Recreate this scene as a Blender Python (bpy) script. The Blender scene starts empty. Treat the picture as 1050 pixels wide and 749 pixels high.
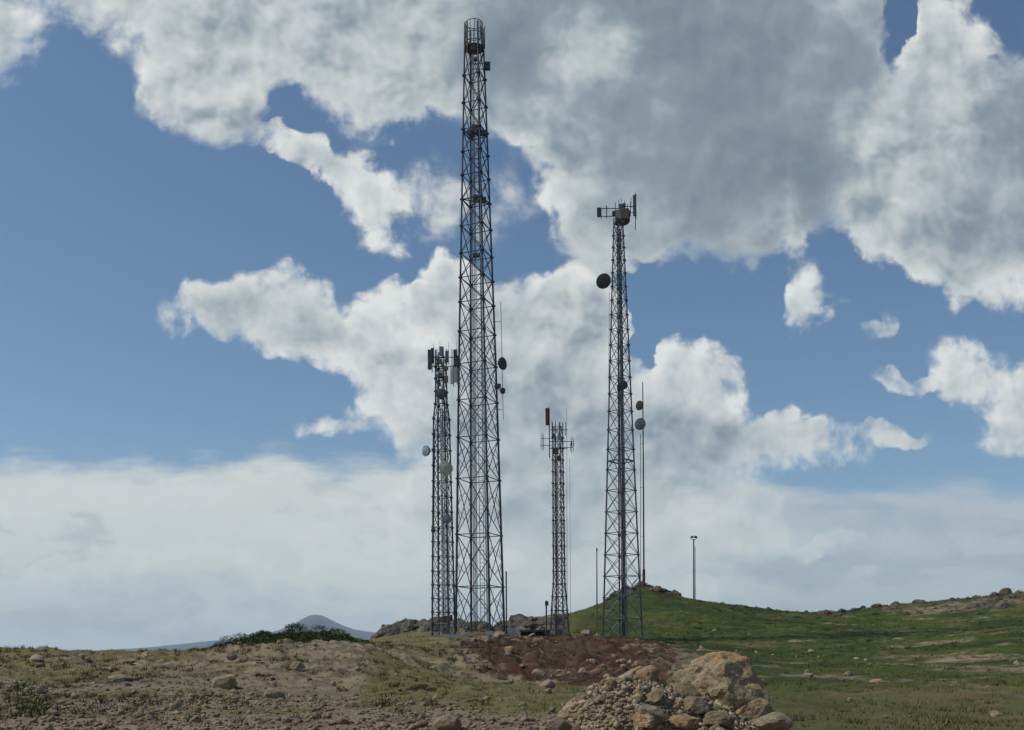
import bpy, bmesh, math, random
import numpy as np
from mathutils import Vector, Matrix, noise as mnoise

R = math.radians
sc = bpy.context.scene
C = sc.collection
random.seed(7)
RNG = np.random.default_rng(11)

# ------------------------------------------------------------------ camera
EYE = 1.7
FPX = 1076.0                 # focal length in photo pixels (photo is 1050 wide)
PPX, PPY = 525.0, 668.0      # where the level line of sight meets the picture
ROLL = R(-0.6)
cam = bpy.data.cameras.new('camera')
cam.sensor_fit = 'HORIZONTAL'
cam.sensor_width = 36.0
cam.lens = 36.0 * FPX / 1050.0
cam.shift_y = (PPY - 374.5) / 1050.0
cam.clip_start = 0.1
cam.clip_end = 90000
camo = bpy.data.objects.new('camera', cam)
C.objects.link(camo)
camo.matrix_world = Matrix.Translation((0, 0, EYE)) @ Matrix.Rotation(R(90), 4, 'X') @ Matrix.Rotation(ROLL, 4, 'Z')
sc.camera = camo
cR, sR = math.cos(ROLL), math.sin(ROLL)

def P(px, py, d):
    """a point of the place, from its bearing and its distance"""
    x, y = (px - PPX) / FPX, (PPY - py) / FPX
    return Vector((d * (x * cR - y * sR), d, EYE + d * (x * sR + y * cR)))

def pix(X, Y, Z):
    a, b = X / Y, (Z - EYE) / Y
    x = a * cR + b * sR
    y = -a * sR + b * cR
    return PPX + FPX * x, PPY - FPX * y

# ------------------------------------------------------------------ render settings
sc.render.engine = 'CYCLES'
sc.cycles.use_denoising = True
sc.cycles.max_bounces = 5
sc.cycles.diffuse_bounces = 2
sc.cycles.glossy_bounces = 2
sc.cycles.volume_bounces = 2
sc.cycles.transparent_max_bounces = 8
sc.view_settings.view_transform = 'Standard'
sc.view_settings.look = 'None'
sc.view_settings.exposure = 0.0
sc.view_settings.gamma = 1.0
sc.view_settings.use_curve_mapping = False

# ------------------------------------------------------------------ node helper
class NT:
    def __init__(s, tree):
        s.t = tree
    def n(s, typ, **kw):
        nd = s.t.nodes.new(typ)
        for k, v in kw.items():
            setattr(nd, k, v)
        return nd
    def put(s, sock, v):
        if isinstance(v, bpy.types.NodeSocket):
            s.t.links.new(v, sock)
        else:
            sock.default_value = v
    def math(s, op, a, b=0.0, c=0.0, clamp=False):
        nd = s.n('ShaderNodeMath', operation=op, use_clamp=clamp)
        s.put(nd.inputs[0], a); s.put(nd.inputs[1], b); s.put(nd.inputs[2], c)
        return nd.outputs[0]
    def vmath(s, op, a, b=(0, 0, 0)):
        nd = s.n('ShaderNodeVectorMath', operation=op)
        s.put(nd.inputs[0], a); s.put(nd.inputs[1], b)
        return nd.outputs[0]
    def mix(s, f, a, b, blend='MIX'):
        nd = s.n('ShaderNodeMix', data_type='RGBA', blend_type=blend)
        s.put(nd.inputs[0], f)
        for i, v in ((6, a), (7, b)):
            if not isinstance(v, bpy.types.NodeSocket) and len(v) == 3:
                v = (*v, 1)
            s.put(nd.inputs[i], v)
        return nd.outputs[2]
    def noise(s, vec, scale, detail=4, rough=0.5, dist=0.0, dims='3D'):
        nd = s.n('ShaderNodeTexNoise', noise_dimensions=dims)
        s.put(nd.inputs['Vector'], vec)
        nd.inputs['Scale'].default_value = scale
        nd.inputs['Detail'].default_value = detail
        nd.inputs['Roughness'].default_value = rough
        nd.inputs['Distortion'].default_value = dist
        return nd
    def smooth(s, v, a, b, lo=0.0, hi=1.0):
        nd = s.n('ShaderNodeMapRange', interpolation_type='SMOOTHSTEP')
        s.put(nd.inputs[0], v)
        for i, q in ((1, a), (2, b), (3, lo), (4, hi)):
            s.put(nd.inputs[i], q)
        return nd.outputs[0]
    def lin(s, v, a, b, lo=0.0, hi=1.0):
        nd = s.n('ShaderNodeMapRange')
        s.put(nd.inputs[0], v)
        for i, q in ((1, a), (2, b), (3, lo), (4, hi)):
            s.put(nd.inputs[i], q)
        return nd.outputs[0]

def srgb(r, g, b):
    f = lambda c: (c / 255 / 12.92) if c / 255 <= 0.04045 else ((c / 255 + 0.055) / 1.055) ** 2.4
    return (f(r), f(g), f(b))

# ------------------------------------------------------------------ sun and sky
SUN_EL, SUN_AZ = R(54), R(-98)        # azimuth from the view direction, minus = to the left
SD = Vector((math.sin(SUN_AZ) * math.cos(SUN_EL), math.cos(SUN_AZ) * math.cos(SUN_EL), math.sin(SUN_EL)))
sun = bpy.data.lights.new('sun', 'SUN')
sun.energy = 3.2
sun.angle = R(6)
sun.color = (1.0, 0.93, 0.80)
suno = bpy.data.objects.new('sun', sun)
C.objects.link(suno)
suno.rotation_euler = (-SD).to_track_quat('-Z', 'Y').to_euler()

SKY_STRENGTH = 0.1
world = bpy.data.worlds.new('World')
sc.world = world
world.use_nodes = True
wt = world.node_tree
wt.nodes.clear()
W = NT(wt)
sky = W.n('ShaderNodeTexSky', sky_type='NISHITA', sun_disc=False)
sky.sun_elevation = SUN_EL
sky.sun_rotation = SUN_AZ
sky.altitude = 1200
sky.air_density = 1.0
sky.dust_density = 2.0
sky.ozone_density = 1.0

tc = W.n('ShaderNodeTexCoord')
sep = W.n('ShaderNodeSeparateXYZ')
W.put(sep.inputs[0], tc.outputs['Generated'])
ay = W.math('MAXIMUM', W.math('ABSOLUTE', sep.outputs[1]), 0.08)
cmb = W.n('ShaderNodeCombineXYZ')
W.put(cmb.inputs[0], W.math('DIVIDE', sep.outputs[0], ay))
W.put(cmb.inputs[1], W.math('DIVIDE', sep.outputs[2], ay))
mp = W.n('ShaderNodeMapping', vector_type='POINT')
W.put(mp.inputs[0], cmb.outputs[0])
mp.inputs['Location'].default_value = (PPX / 100, PPY / 100, 0)
mp.inputs['Rotation'].default_value = (0, 0, ROLL)
mp.inputs['Scale'].default_value = (FPX / 100, -FPX / 100, 0)
Q = mp.outputs[0]           # bearing/elevation chart of the sky; units of 5.3 degrees

def warp(q, scale, amt, detail=2, off=0.0):
    nz = W.noise(W.vmath('ADD', q, (off, off, 0)), scale, detail, 0.5, dims='2D')
    d = W.vmath('MULTIPLY', W.vmath('SUBTRACT', nz.outputs['Color'], (0.5, 0.5, 0.5)), (amt, amt, 0))
    return W.vmath('ADD', q, d)

QW = warp(warp(Q, 1.3, 0.55, 2), 4.5, 0.22, 3, 3.7)

def blobs(rows, q):
    """cloud bodies: (x, y, rx, ry, turn, weight, greyness, softness), x/y/r in hundredths of the chart unit"""
    acc, gre, sof = 0.0, 0.0, 0.0
    for (x, y, rx, ry, rot, w, g, so) in rows:
        m = W.n('ShaderNodeMapping', vector_type='TEXTURE')
        W.put(m.inputs[0], q)
        m.inputs['Location'].default_value = (x / 100, y / 100, 0)
        m.inputs['Rotation'].default_value = (0, 0, R(rot))
        m.inputs['Scale'].default_value = (rx / 70, ry / 70, 1)
        gnd = W.n('ShaderNodeTexGradient', gradient_type='SPHERICAL')
        W.put(gnd.inputs[0], m.outputs[0])
        f = W.smooth(gnd.outputs['Fac'], 0.0, 0.85)
        acc = W.math('MULTIPLY_ADD', f, w, acc)
        gre = W.math('MULTIPLY_ADD', f, w * g, gre)
        sof = W.math('MULTIPLY_ADD', f, w * so, sof)
    return acc, gre, sof

CUMULUS = [
    # upper left bank
    (265, 5, 175, 75, 8, 1.3, .30, .5), (215, 80, 62, 62, 10, 1.0, .22, .6), (240, 118, 40, 30, 0, .6, .15, .6), (385, 50, 110, 72, 0, 1.2, .35, .5),
    (430, 105, 60, 28, -5, .7, .05, .4), (500, 60, 60, 60, 0, 1.0, .75, .6),
    (-5, 20, 50, 60, 0, .9, .2, .8), (90, 5, 70, 26, 10, .35, .3, 1),
    # great grey cloud over the middle
    (640, 40, 190, 105, 0, 1.5, .92, .5), (625, 120, 75, 75, 0, 1.1, .55, .2), (720, 160, 130, 90, 0, 1.4, .95, .7), (640, 232, 62, 42, -5, 1.0, .62, .3),
    (588, 185, 40, 44, 0, .8, .10, .0), (800, 60, 110, 90, 0, 1.4, .85, .6), (545, 118, 38, 34, 0, .7, .10, .0), (790, 150, 80, 70, 0, .7, .9, 1.2), (730, 235, 90, 34, -8, .7, .85, 1.2),
    (608, 58, 50, 42, 0, .4, -1.6, .3), (775, 105, 22, 20, 0, -.5, .9, .6), (926, 30, 24, 50, 8, -1.3, .5, .3), (655, 330, 20, 60, 0, -.9, .2, .2), (300, 112, 40, 18, 20, -.4, .2, .4),
    # right cloud
    (985, 165, 105, 95, 0, 1.4, .72, .2), (962, 50, 48, 60, 0, 1.1, .30, .1), (905, 160, 50, 48, 20, 1.0, .05, .1), (935, 232, 56, 50, 0, 1.0, .20, .1), (1005, 265, 60, 45, 0, .9, .4, .2),
    (1080, 150, 70, 110, 0, 1.2, .7, .3), (862, 100, 40, 40, 0, .7, .45, .5), (985, 120, 30, 60, 15, .3, -1.2, .1),
    # middle cumulus
    (210, 318, 42, 26, 0, .50, .3, .3), (285, 322, 66, 42, 10, .80, .35, .2), (335, 350, 48, 28, 30, .6, .3, .3),
    (398, 345, 58, 48, -20, 1.1, .0, .0), (455, 298, 30, 40, 0, 1.0, .0, .0), (432, 405, 56, 46, 10, 1.1, .22, .1), (540, 350, 100, 62, 0, 1.2, .45, .3),
    (590, 322, 50, 40, 0, 1.0, .05, .1), (545, 430, 110, 80, 0, 1.3, .50, .5), (706, 388, 52, 42, 0, 1.0, .12, .1), (640, 465, 100, 55, 0, 1.1, .45, .4),
    (775, 450, 105, 32, 8, 1.0, .30, .2), (620, 560, 170, 110, 0, 1.3, .35, .8), (480, 540, 90, 90, 0, .9, .4, .8),
    # wisps and scraps
    (300, 150, 60, 18, 28, .55, .15, .3), (380, 205, 30, 56, -15, .85, .0, .1), (345, 172, 36, 20, 30, .5, .1, .2), (440, 205, 40, 38, 0, .36, .3, .6),
    (806, 228, 17, 42, 5, .80, .20, .2), (768, 235, 24, 18, 0, .5, .4, .5), (828, 312, 24, 40, 0, .66, .15, .3), (900, 333, 22, 12, 0, .35, .2, .5), (880, 215, 30, 16, 20, .35, .2, .5),
    (1028, 315, 22, 18, 0, .5, .2, .3), (992, 385, 38, 36, 30, .75, .15, .2), (1040, 430, 40, 46, 0, .8, .25, .3), (930, 390, 34, 10, 0, .4, .2, .5),
    (905, 446, 50, 12, 5, .45, .3, .5), (340, 438, 44, 17, 5, .55, .2, .4), (515, 205, 30, 40, 0, .30, .4, 1),
]
A, G, SO = blobs(CUMULUS, QW)
SQ0 = W.n('ShaderNodeSeparateXYZ')
W.put(SQ0.inputs[0], QW)
Am = W.math('MAXIMUM', A, 0.05)
shadeG = W.math('DIVIDE', G, Am)
soft = W.math('DIVIDE', SO, Am)
QF = warp(Q, 1.6, 0.20, 3, 5.2)
def puff(q, det, off=(0, 0, 0)):
    """rounded heads of cumulus on a cloudy noise"""
    q = W.vmath('ADD', q, off)
    n1 = W.noise(q, 1.6, det, 0.64, 0.0, dims='2D').outputs['Fac']
    vo = W.n('ShaderNodeTexVoronoi', voronoi_dimensions='2D', feature='F1', normalize=True)
    W.put(vo.inputs['Vector'], q)
    vo.inputs['Scale'].default_value = 2.3
    vo.inputs['Detail'].default_value = min(det, 4) * .75
    vo.inputs['Roughness'].default_value = 0.55
    b = W.math('SUBTRACT', 0.66, vo.outputs['Distance'])
    return W.math('ADD', W.math('MULTIPLY', n1, 0.80), W.math('MULTIPLY', b, 0.50))
fb = puff(QF, 9)
rb = puff(QF, 3)
rb2 = puff(QF, 3, (-0.09, -0.15, 0))
dens = W.math('ADD', A, W.math('MULTIPLY', W.math('MULTIPLY', W.math('SUBTRACT', fb, 0.5), 2.5), W.smooth(A, 0.0, 0.26)))
alpha = W.smooth(dens, W.lin(soft, 0, 1, 0.12, 0.02), W.lin(soft, 0, 1, 0.74, 1.35))
alpha = W.math('MULTIPLY', alpha, W.smooth(SQ0.outputs[1], 4.3, 6.1, 1.0, 0.10))
relief = W.math('MULTIPLY', W.math('SUBTRACT', rb, rb2), W.lin(shadeG, 0.15, 0.8, 1.25, 0.42))  # self-shadow of the clouds, put into their colour by offset puff noise
thick = W.smooth(dens, 0.35, 1.55)
bigv = W.noise(QF, 1.0, 3, 0.45, dims='2D').outputs['Fac']
dark = W.math('ADD', W.math('MULTIPLY', shadeG, 0.57), W.math('MULTIPLY', thick, 0.34))
dark = W.math('SUBTRACT', dark, relief)
dark = W.math('ADD', dark, W.math('MULTIPLY', W.math('SUBTRACT', bigv, 0.5), 0.55), clamp=True)
ramp = W.n('ShaderNodeValToRGB')
W.put(ramp.inputs[0], dark)
ramp.color_ramp.elements[0].position = 0.06
ramp.color_ramp.elements[0].color = (*srgb(228, 230, 227), 1)
ramp.color_ramp.elements[1].position = 1.0
ramp.color_ramp.elements[1].color = (*srgb(120, 134, 147), 1)
e = ramp.color_ramp.elements.new(0.45)
e.color = (*srgb(190, 198, 200), 1)
e = ramp.color_ramp.elements.new(0.78)
e.color = (*srgb(140, 153, 163), 1)
cumcol = ramp.outputs[0]

# low veil of cloud along the horizon
SQ = W.n('ShaderNodeSeparateXYZ')
W.put(SQ.inputs[0], warp(Q, 0.8, 0.5, 2, 9.1))
ve = W.noise(W.vmath('MULTIPLY', Q, (0.45, 1.6, 1)), 1.5, 6, 0.6, dims='2D').outputs['Fac']
topline = W.math('ADD', W.smooth(SQ.outputs[0], 6.6, 9.3, 4.66, 5.05), W.math('MULTIPLY', W.math('SUBTRACT', ve, 0.5), 0.75))
veil = W.smooth(W.math('SUBTRACT', SQ.outputs[1], topline), -0.04, 0.30)
veilR = W.smooth(SQ.outputs[0], 6.4, 9.4, 0.93, 0.80)
veil = W.math('MULTIPLY', veil, veilR)
vb = W.noise(W.vmath('MULTIPLY', QF, (0.55, 2.0, 1)), 1.5, 9, 0.60, dims='2D').outputs['Fac']
vcol = W.mix(W.smooth(SQ.outputs[1], 4.7, 6.6), srgb(211, 215, 210), srgb(201, 210, 211))
vcol = W.mix(W.smooth(SQ.outputs[0], 6.6, 8.6), vcol, srgb(186, 195, 200))
vcol = W.mix(W.smooth(vb, 0.50, 0.66, 0, .45), vcol, srgb(206, 212, 210))
vcol = W.mix(W.smooth(vb, 0.48, 0.32, 0, .38), vcol, srgb(150, 166, 178))

LOW = [(240, 582, 45, 20, 5, .8, 0, 0), (345, 590, 50, 22, 0, .8, 0, 0), (435, 545, 55, 40, 0, .8, 0, 0), (180, 560, 60, 14, 0, .5, 0, 0), (120, 575, 60, 12, 0, .4, 0, 0), (395, 625, 60, 22, 0, .7, 0, 0), (150, 500, 130, 24, 0, .5, 0, 0),
       (300, 480, 120, 16, 0, .6, 0, 0), (800, 470, 90, 22, 12, .7, 0, 0), (760, 545, 60, 45, -25, .5, 0, 0), (840, 560, 120, 12, -4, .35, 0, 0), (560, 600, 70, 40, 0, .8, 0, 0), (700, 600, 60, 20, 0, .4, 0, 0), (900, 590, 100, 10, 0, .3, 0, 0), (270, 636, 40, 14, 0, .7, 0, 0), (60, 520, 80, 16, 0, .6, 0, 0), (300, 540, 70, 14, 0, .6, 0, 0), (410, 590, 40, 24, 0, .7, 0, 0), (210, 640, 60, 10, 0, .5, 0, 0), (330, 560, 40, 12, 0, .6, 0, 0), (60, 590, 60, 10, 0, .5, 0, 0), (390, 500, 50, 30, 0, .7, 0, 0)]
LA, _g, _s = blobs(LOW, QW)
lowd = W.math('ADD', LA, W.math('MULTIPLY', W.math('MULTIPLY', W.math('SUBTRACT', fb, 0.5), 1.6), W.smooth(LA, 0.0, 0.3)))
LR = W.math('MULTIPLY_ADD', W.math('SUBTRACT', rb, rb2), 2.2, 0.62, clamp=True)  # the same painted light and shade, for the low scraps
lowa = W.math('MULTIPLY', W.smooth(lowd, .18, .62, 0, .95), LR)
vcol = W.mix(lowa, vcol, srgb(214, 219, 216))
DK = [(560, 520, 120, 50, 0, .8, 0, 0), (800, 585, 90, 22, 8, .8, 0, 0), (760, 500, 80, 20, 20, .5, 0, 0), (200, 600, 130, 22, 0, .5, 0, 0), (60, 630, 90, 26, 0, .5, 0, 0), (930, 540, 110, 28, 0, .5, 0, 0)]
DA, _g, _s = blobs(DK, QW)
vcol = W.mix(W.smooth(W.math('ADD', DA, W.math('SUBTRACT', fb, 0.5)), .1, 1.0, 0, .55), vcol, srgb(146, 164, 178))
blue = W.mix(1.0, sky.outputs[0], (0.80, 0.93, 0.97), 'MULTIPLY')
bl = W.n('ShaderNodeVectorMath', operation='SCALE')
W.put(bl.inputs[0], blue)
bl.inputs['Scale'].default_value = SKY_STRENGTH
col = W.mix(veil, bl.outputs[0], vcol)
col = W.mix(W.math('MULTIPLY', alpha, 0.97), col, cumcol)
# sky and cloud colours, scaled to offset the background strength
bg = W.n('ShaderNodeBackground')
W.put(bg.inputs['Color'], W.mix(1.0, col, (1 / SKY_STRENGTH,) * 3, 'MULTIPLY'))
bg.inputs['Strength'].default_value = SKY_STRENGTH
out = W.n('ShaderNodeOutputWorld')
wt.links.new(bg.outputs[0], out.inputs[0])
world.cycles.sampling_method = 'MANUAL'
world.cycles.sample_map_resolution = 512

# ------------------------------------------------------------------ object helpers
def smoothstep(a, b, x):
    t = np.clip((x - a) / (b - a), 0, 1)
    return t * t * (3 - 2 * t)

def mesh_np(name, verts, faces):
    """mesh from numpy arrays, faces all the same size"""
    verts = np.asarray(verts, np.float32); faces = np.asarray(faces, np.int32)
    me = bpy.data.meshes.new(name)
    k = faces.shape[1]
    me.vertices.add(len(verts)); me.vertices.foreach_set('co', verts.ravel())
    me.loops.add(faces.size); me.loops.foreach_set('vertex_index', faces.ravel())
    me.polygons.add(len(faces))
    me.polygons.foreach_set('loop_start', np.arange(0, faces.size, k, dtype=np.int32))
    me.polygons.foreach_set('loop_total', np.full(len(faces), k, np.int32))
    me.update(calc_edges=True)
    return me

def link(name, me, mat=None, parent=None, loc=None, smooth=False):
    o = bpy.data.objects.new(name, me)
    C.objects.link(o)
    if mat and not me.materials:
        me.materials.append(mat)
    if smooth:
        me.polygons.foreach_set('use_smooth', [True] * len(me.polygons))
    if parent:
        o.parent = parent
    if loc is not None:
        o.location = loc
    return o

def tag(o, label=None, cat=None, group=None, kind=None):
    for k, v in (('label', label), ('category', cat), ('group', group), ('kind', kind)):
        if v:
            o[k] = v
    return o

def empty(name, loc):
    o = bpy.data.objects.new(name, None)
    C.objects.link(o)
    o.location = loc
    o.empty_display_size = 0.5
    return o

class MB:
    """collects tubes, boxes, lathes; build() links them as one mesh object"""
    def __init__(s):
        s.v, s.f = [], []
    def add(s, vs, fs):
        n = len(s.v)
        s.v += [tuple(v) for v in vs]
        s.f += [tuple(i + n for i in f) for f in fs]
    def tube(s, a, b, r0, r1=None, n=6):
        a, b = Vector(a), Vector(b)
        r1 = r0 if r1 is None else r1
        d = (b - a)
        if d.length < 1e-6: return
        d.normalize()
        u = d.orthogonal().normalized(); w = d.cross(u)
        vs = []
        for p, r in ((a, r0), (b, r1)):
            for i in range(n):
                t = 2 * math.pi * i / n + math.pi / n
                vs.append(p + u * (r * math.cos(t)) + w * (r * math.sin(t)))
        fs = [(i, (i + 1) % n, n + (i + 1) % n, n + i) for i in range(n)]
        fs += [tuple(range(n - 1, -1, -1)), tuple(range(n, 2 * n))]
        s.add(vs, fs)
    def angle(s, a, b, w, t=0.012, up=None):
        """a steel angle section between two points"""
        a, b = Vector(a), Vector(b)
        d = (b - a).normalized()
        u = (up or d.orthogonal()).normalized(); u = (u - d * u.dot(d)).normalized(); v = d.cross(u)
        for p, q in ((u, v), (v, u)):
            vs = []
            for e in (a, b):
                vs += [e, e + p * w, e + p * w + q * t, e + q * t]
            s.add(vs, [(0, 1, 2, 3), (7, 6, 5, 4), (0, 4, 5, 1), (1, 5, 6, 2), (2, 6, 7, 3), (3, 7, 4, 0)])
    def path(s, pts, r, n=6):
        for a, b in zip(pts, pts[1:]):
            s.tube(a, b, r, n=n)
    def box(s, c, h, rot=None, bev=0.0):
        c = Vector(c); M = rot or Matrix.Identity(3)
        if bev <= 0:
            vs = [c + M @ Vector((x * h[0], y * h[1], z * h[2])) for x in (-1, 1) for y in (-1, 1) for z in (-1, 1)]
            s.add(vs, [(0, 1, 3, 2), (4, 6, 7, 5), (0, 4, 5, 1), (2, 3, 7, 6), (0, 2, 6, 4), (1, 5, 7, 3)])
            return
        bm = bmesh.new()
        bmesh.ops.create_cube(bm, size=2)
        for v in bm.verts:
            v.co = Vector((v.co.x * h[0], v.co.y * h[1], v.co.z * h[2]))
        bmesh.ops.bevel(bm, geom=bm.edges[:], offset=bev, segments=2, affect='EDGES')
        bm.verts.index_update()
        s.add([c + M @ v.co for v in bm.verts], [[v.index for v in f.verts] for f in bm.faces])
        bm.free()
    def lathe(s, prof, c, axis, n=28):
        """prof: (along axis, radius)"""
        c = Vector(c); d = Vector(axis).normalized(); u = d.orthogonal().normalized(); w = d.cross(u)
        vs, fs = [], []
        for (a, r) in prof:
            for i in range(n):
                t = 2 * math.pi * i / n
                vs.append(c + d * a + u * (r * math.cos(t)) + w * (r * math.sin(t)))
        for k in range(len(prof) - 1):
            for i in range(n):
                j = (i + 1) % n
                fs.append((k * n + i, k * n + j, (k + 1) * n + j, (k + 1) * n + i))
        fs.append(tuple(range(n - 1, -1, -1)))
        m = (len(prof) - 1) * n
        fs.append(tuple(range(m, m + n)))
        s.add(vs, fs)
    def build(s, name, mat, parent=None, label=None, origin=None):
        me = bpy.data.meshes.new(name)
        vs = s.v if origin is None else [tuple(Vector(v) - Vector(origin)) for v in s.v]
        me.from_pydata(vs, [], s.f)
        me.update()
        o = link(name, me, mat, parent, origin)
        if label:
            o['label'] = label
        return o

# ------------------------------------------------------------------ numpy noise
def _hash(ix, iy, seed):
    h = (ix.astype(np.int64) * 374761393 + iy.astype(np.int64) * 668265263 + seed * 974711) & 0x7fffffff
    h = ((h ^ (h >> 13)) * 1274126177) & 0x7fffffff
    h = h ^ (h >> 16)
    return (h & 0xffff) / 65535.0

def vnoise(x, y, seed=0):
    ix, iy = np.floor(x), np.floor(y)
    fx, fy = x - ix, y - iy
    fx = fx * fx * fx * (fx * (fx * 6 - 15) + 10); fy = fy * fy * fy * (fy * (fy * 6 - 15) + 10)
    a = _hash(ix, iy, seed); b = _hash(ix + 1, iy, seed); c = _hash(ix, iy + 1, seed); d = _hash(ix + 1, iy + 1, seed)
    return (a * (1 - fx) + b * fx) * (1 - fy) + (c * (1 - fx) + d * fx) * fy

def fbm(x, y, scale, octv=5, rough=0.5, seed=0):
    x = np.asarray(x, float) / scale; y = np.asarray(y, float) / scale
    t, a, n = 0.0, 1.0, 0.0
    for k in range(octv):
        cx, sx = math.cos(k * 1.1 + .4), math.sin(k * 1.1 + .4)
        t = t + a * vnoise(x * cx - y * sx + 17.3 * k, x * sx + y * cx - 9.1 * k, seed + k)
        n += a; a *= rough; x = x * 2.03; y = y * 2.03
    return t / n - 0.5

# ------------------------------------------------------------------ the lie of the land
CTRL = []
def cp(px, py, d):
    v = P(px, py, d); CTRL.append((v.x, v.y, v.z))
for p in [(-18, 0, 0), (18, 0, 0), (0, -12, 0), (0, 4, 0), (-9, 9, 0), (9, 9, 0), (-30, -30, 0), (30, -30, 0), (0, -60, -.5), (-14, 16, 0), (14, 16, .1),
          (-6, 24, 0), (0, 24, .0), (6, 22, 0.0), (-70, -10, -1), (70, -10, 1), (-150, -40, -12), (150, -40, -6), (0, -160, -12), (-100, 40, -2), (110, 40, 2),
          (-220, 120, -40), (240, 120, -14), (-150, -200, -40), (150, -200, -40)]:
    CTRL.append(p)
for a in [
    # flat gravelly front, left rise and its crest
    (0, 735, 28), (150, 733, 29), (330, 735, 28), (-60, 712, 40), (60, 708, 41), (180, 704, 43), (60, 688, 55), (-100, 672, 75),
    (0, 667, 76), (45, 669, 76), (100, 676, 82), (180, 673, 82), (150, 690, 52),
    # brown mound left of the middle
    (240, 692, 48), (300, 661, 60), (262, 665, 60), (350, 664, 61), (372, 671, 60), (228, 674, 62), (300, 684, 50), (300, 713, 40), (420, 697, 50), (400, 712, 40), (425, 669, 74),
    (300, 659, 85), (350, 661, 85), (240, 667, 85), (395, 657, 92),
    # rocky shoulder behind the left towers
    (430, 640, 116), (402, 651, 112), (470, 640, 118), (500, 649, 118), (385, 660, 118),
    # tower ground
    (455, 652, 97), (493, 649, 102), (520, 652, 100), (574, 656, 98), (638, 657, 105), (600, 655, 108),
    # red bank
    (500, 658, 86), (560, 659, 84), (620, 660, 83), (690, 664, 80), (500, 698, 60), (600, 697, 58), (700, 697, 57), (450, 690, 60), (560, 678, 70), (640, 679, 69),
    # grass flat
    (420, 722, 33), (500, 712, 40), (560, 722, 33), (640, 712, 40),
    # green hill
    (545, 640, 125), (570, 635, 130), (600, 627, 138), (630, 617, 146), (655, 608, 150), (685, 613, 152), (720, 621, 162), (770, 625, 165), (830, 635, 162), (880, 627, 158), (960, 619, 152),
    (1040, 611, 150), (1150, 606, 150), (1250, 604, 140), (620, 646, 116), (700, 648, 112), (760, 648, 112), (700, 632, 132), (640, 632, 132), (780, 632, 140), (830, 655, 105), (900, 648, 110), (980, 645, 105),
    (900, 634, 135), (1000, 630, 128), (800, 672, 80), (900, 672, 75), (1000, 668, 72), (1100, 655, 75), (800, 703, 53), (900, 703, 50), (1000, 700, 47), (850, 732, 30), (1050, 728, 32), (1000, 690, 55),
]:
    cp(*a)
# the far sides fall away
for px, d, h in [(0, 105, -1.5), (100, 110, -3), (200, 110, -2.5), (300, 120, -1.5), (390, 150, -3), (440, 155, 0), (500, 150, 1.5), (560, 170, 3), (650, 200, 4), (760, 220, 4), (880, 220, 4), (1040, 210, 5), (1200, 220, 6),
                 (0, 160, -13), (150, 160, -15), (300, 170, -13), (430, 220, -15), (560, 240, -9), (700, 270, -8), (900, 280, -8), (1150, 290, -8),
                 (-200, 250, -40), (100, 300, -50), (350, 320, -45), (600, 360, -40), (850, 380, -38), (1150, 400, -38), (1500, 350, -36)]:
    v = P(px, PPY, d); CTRL.append((v.x, v.y, h))
CTRL = np.array(CTRL)

def _tps_U(r2):
    return np.where(r2 > 0, r2 * np.log(np.maximum(r2, 1e-12)), 0.0) * 0.5
_S = 50.0
_cx = CTRL[:, :2] / _S
_n = len(_cx)
_d2 = ((_cx[:, None, :] - _cx[None, :, :]) ** 2).sum(-1)
_K = _tps_U(_d2) + np.eye(_n) * 2e-4
_Pm = np.c_[np.ones(_n), _cx]
_sol = np.linalg.solve(np.block([[_K, _Pm], [_Pm.T, np.zeros((3, 3))]]), np.r_[CTRL[:, 2], 0, 0, 0])

def tps(X, Y):
    sh = np.shape(X)
    q = np.c_[np.ravel(X), np.ravel(Y)] / _S
    o = np.empty(len(q))
    for i in range(0, len(q), 20000):
        c = q[i:i + 20000]
        d2 = ((c[:, None, :] - _cx[None, :, :]) ** 2).sum(-1)
        o[i:i + 20000] = _tps_U(d2) @ _sol[:_n] + _sol[_n] + c @ _sol[_n + 1:]
    return o.reshape(sh)

PLAIN = -95.0
HEAP = P(688, 735, 13.2)

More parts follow.
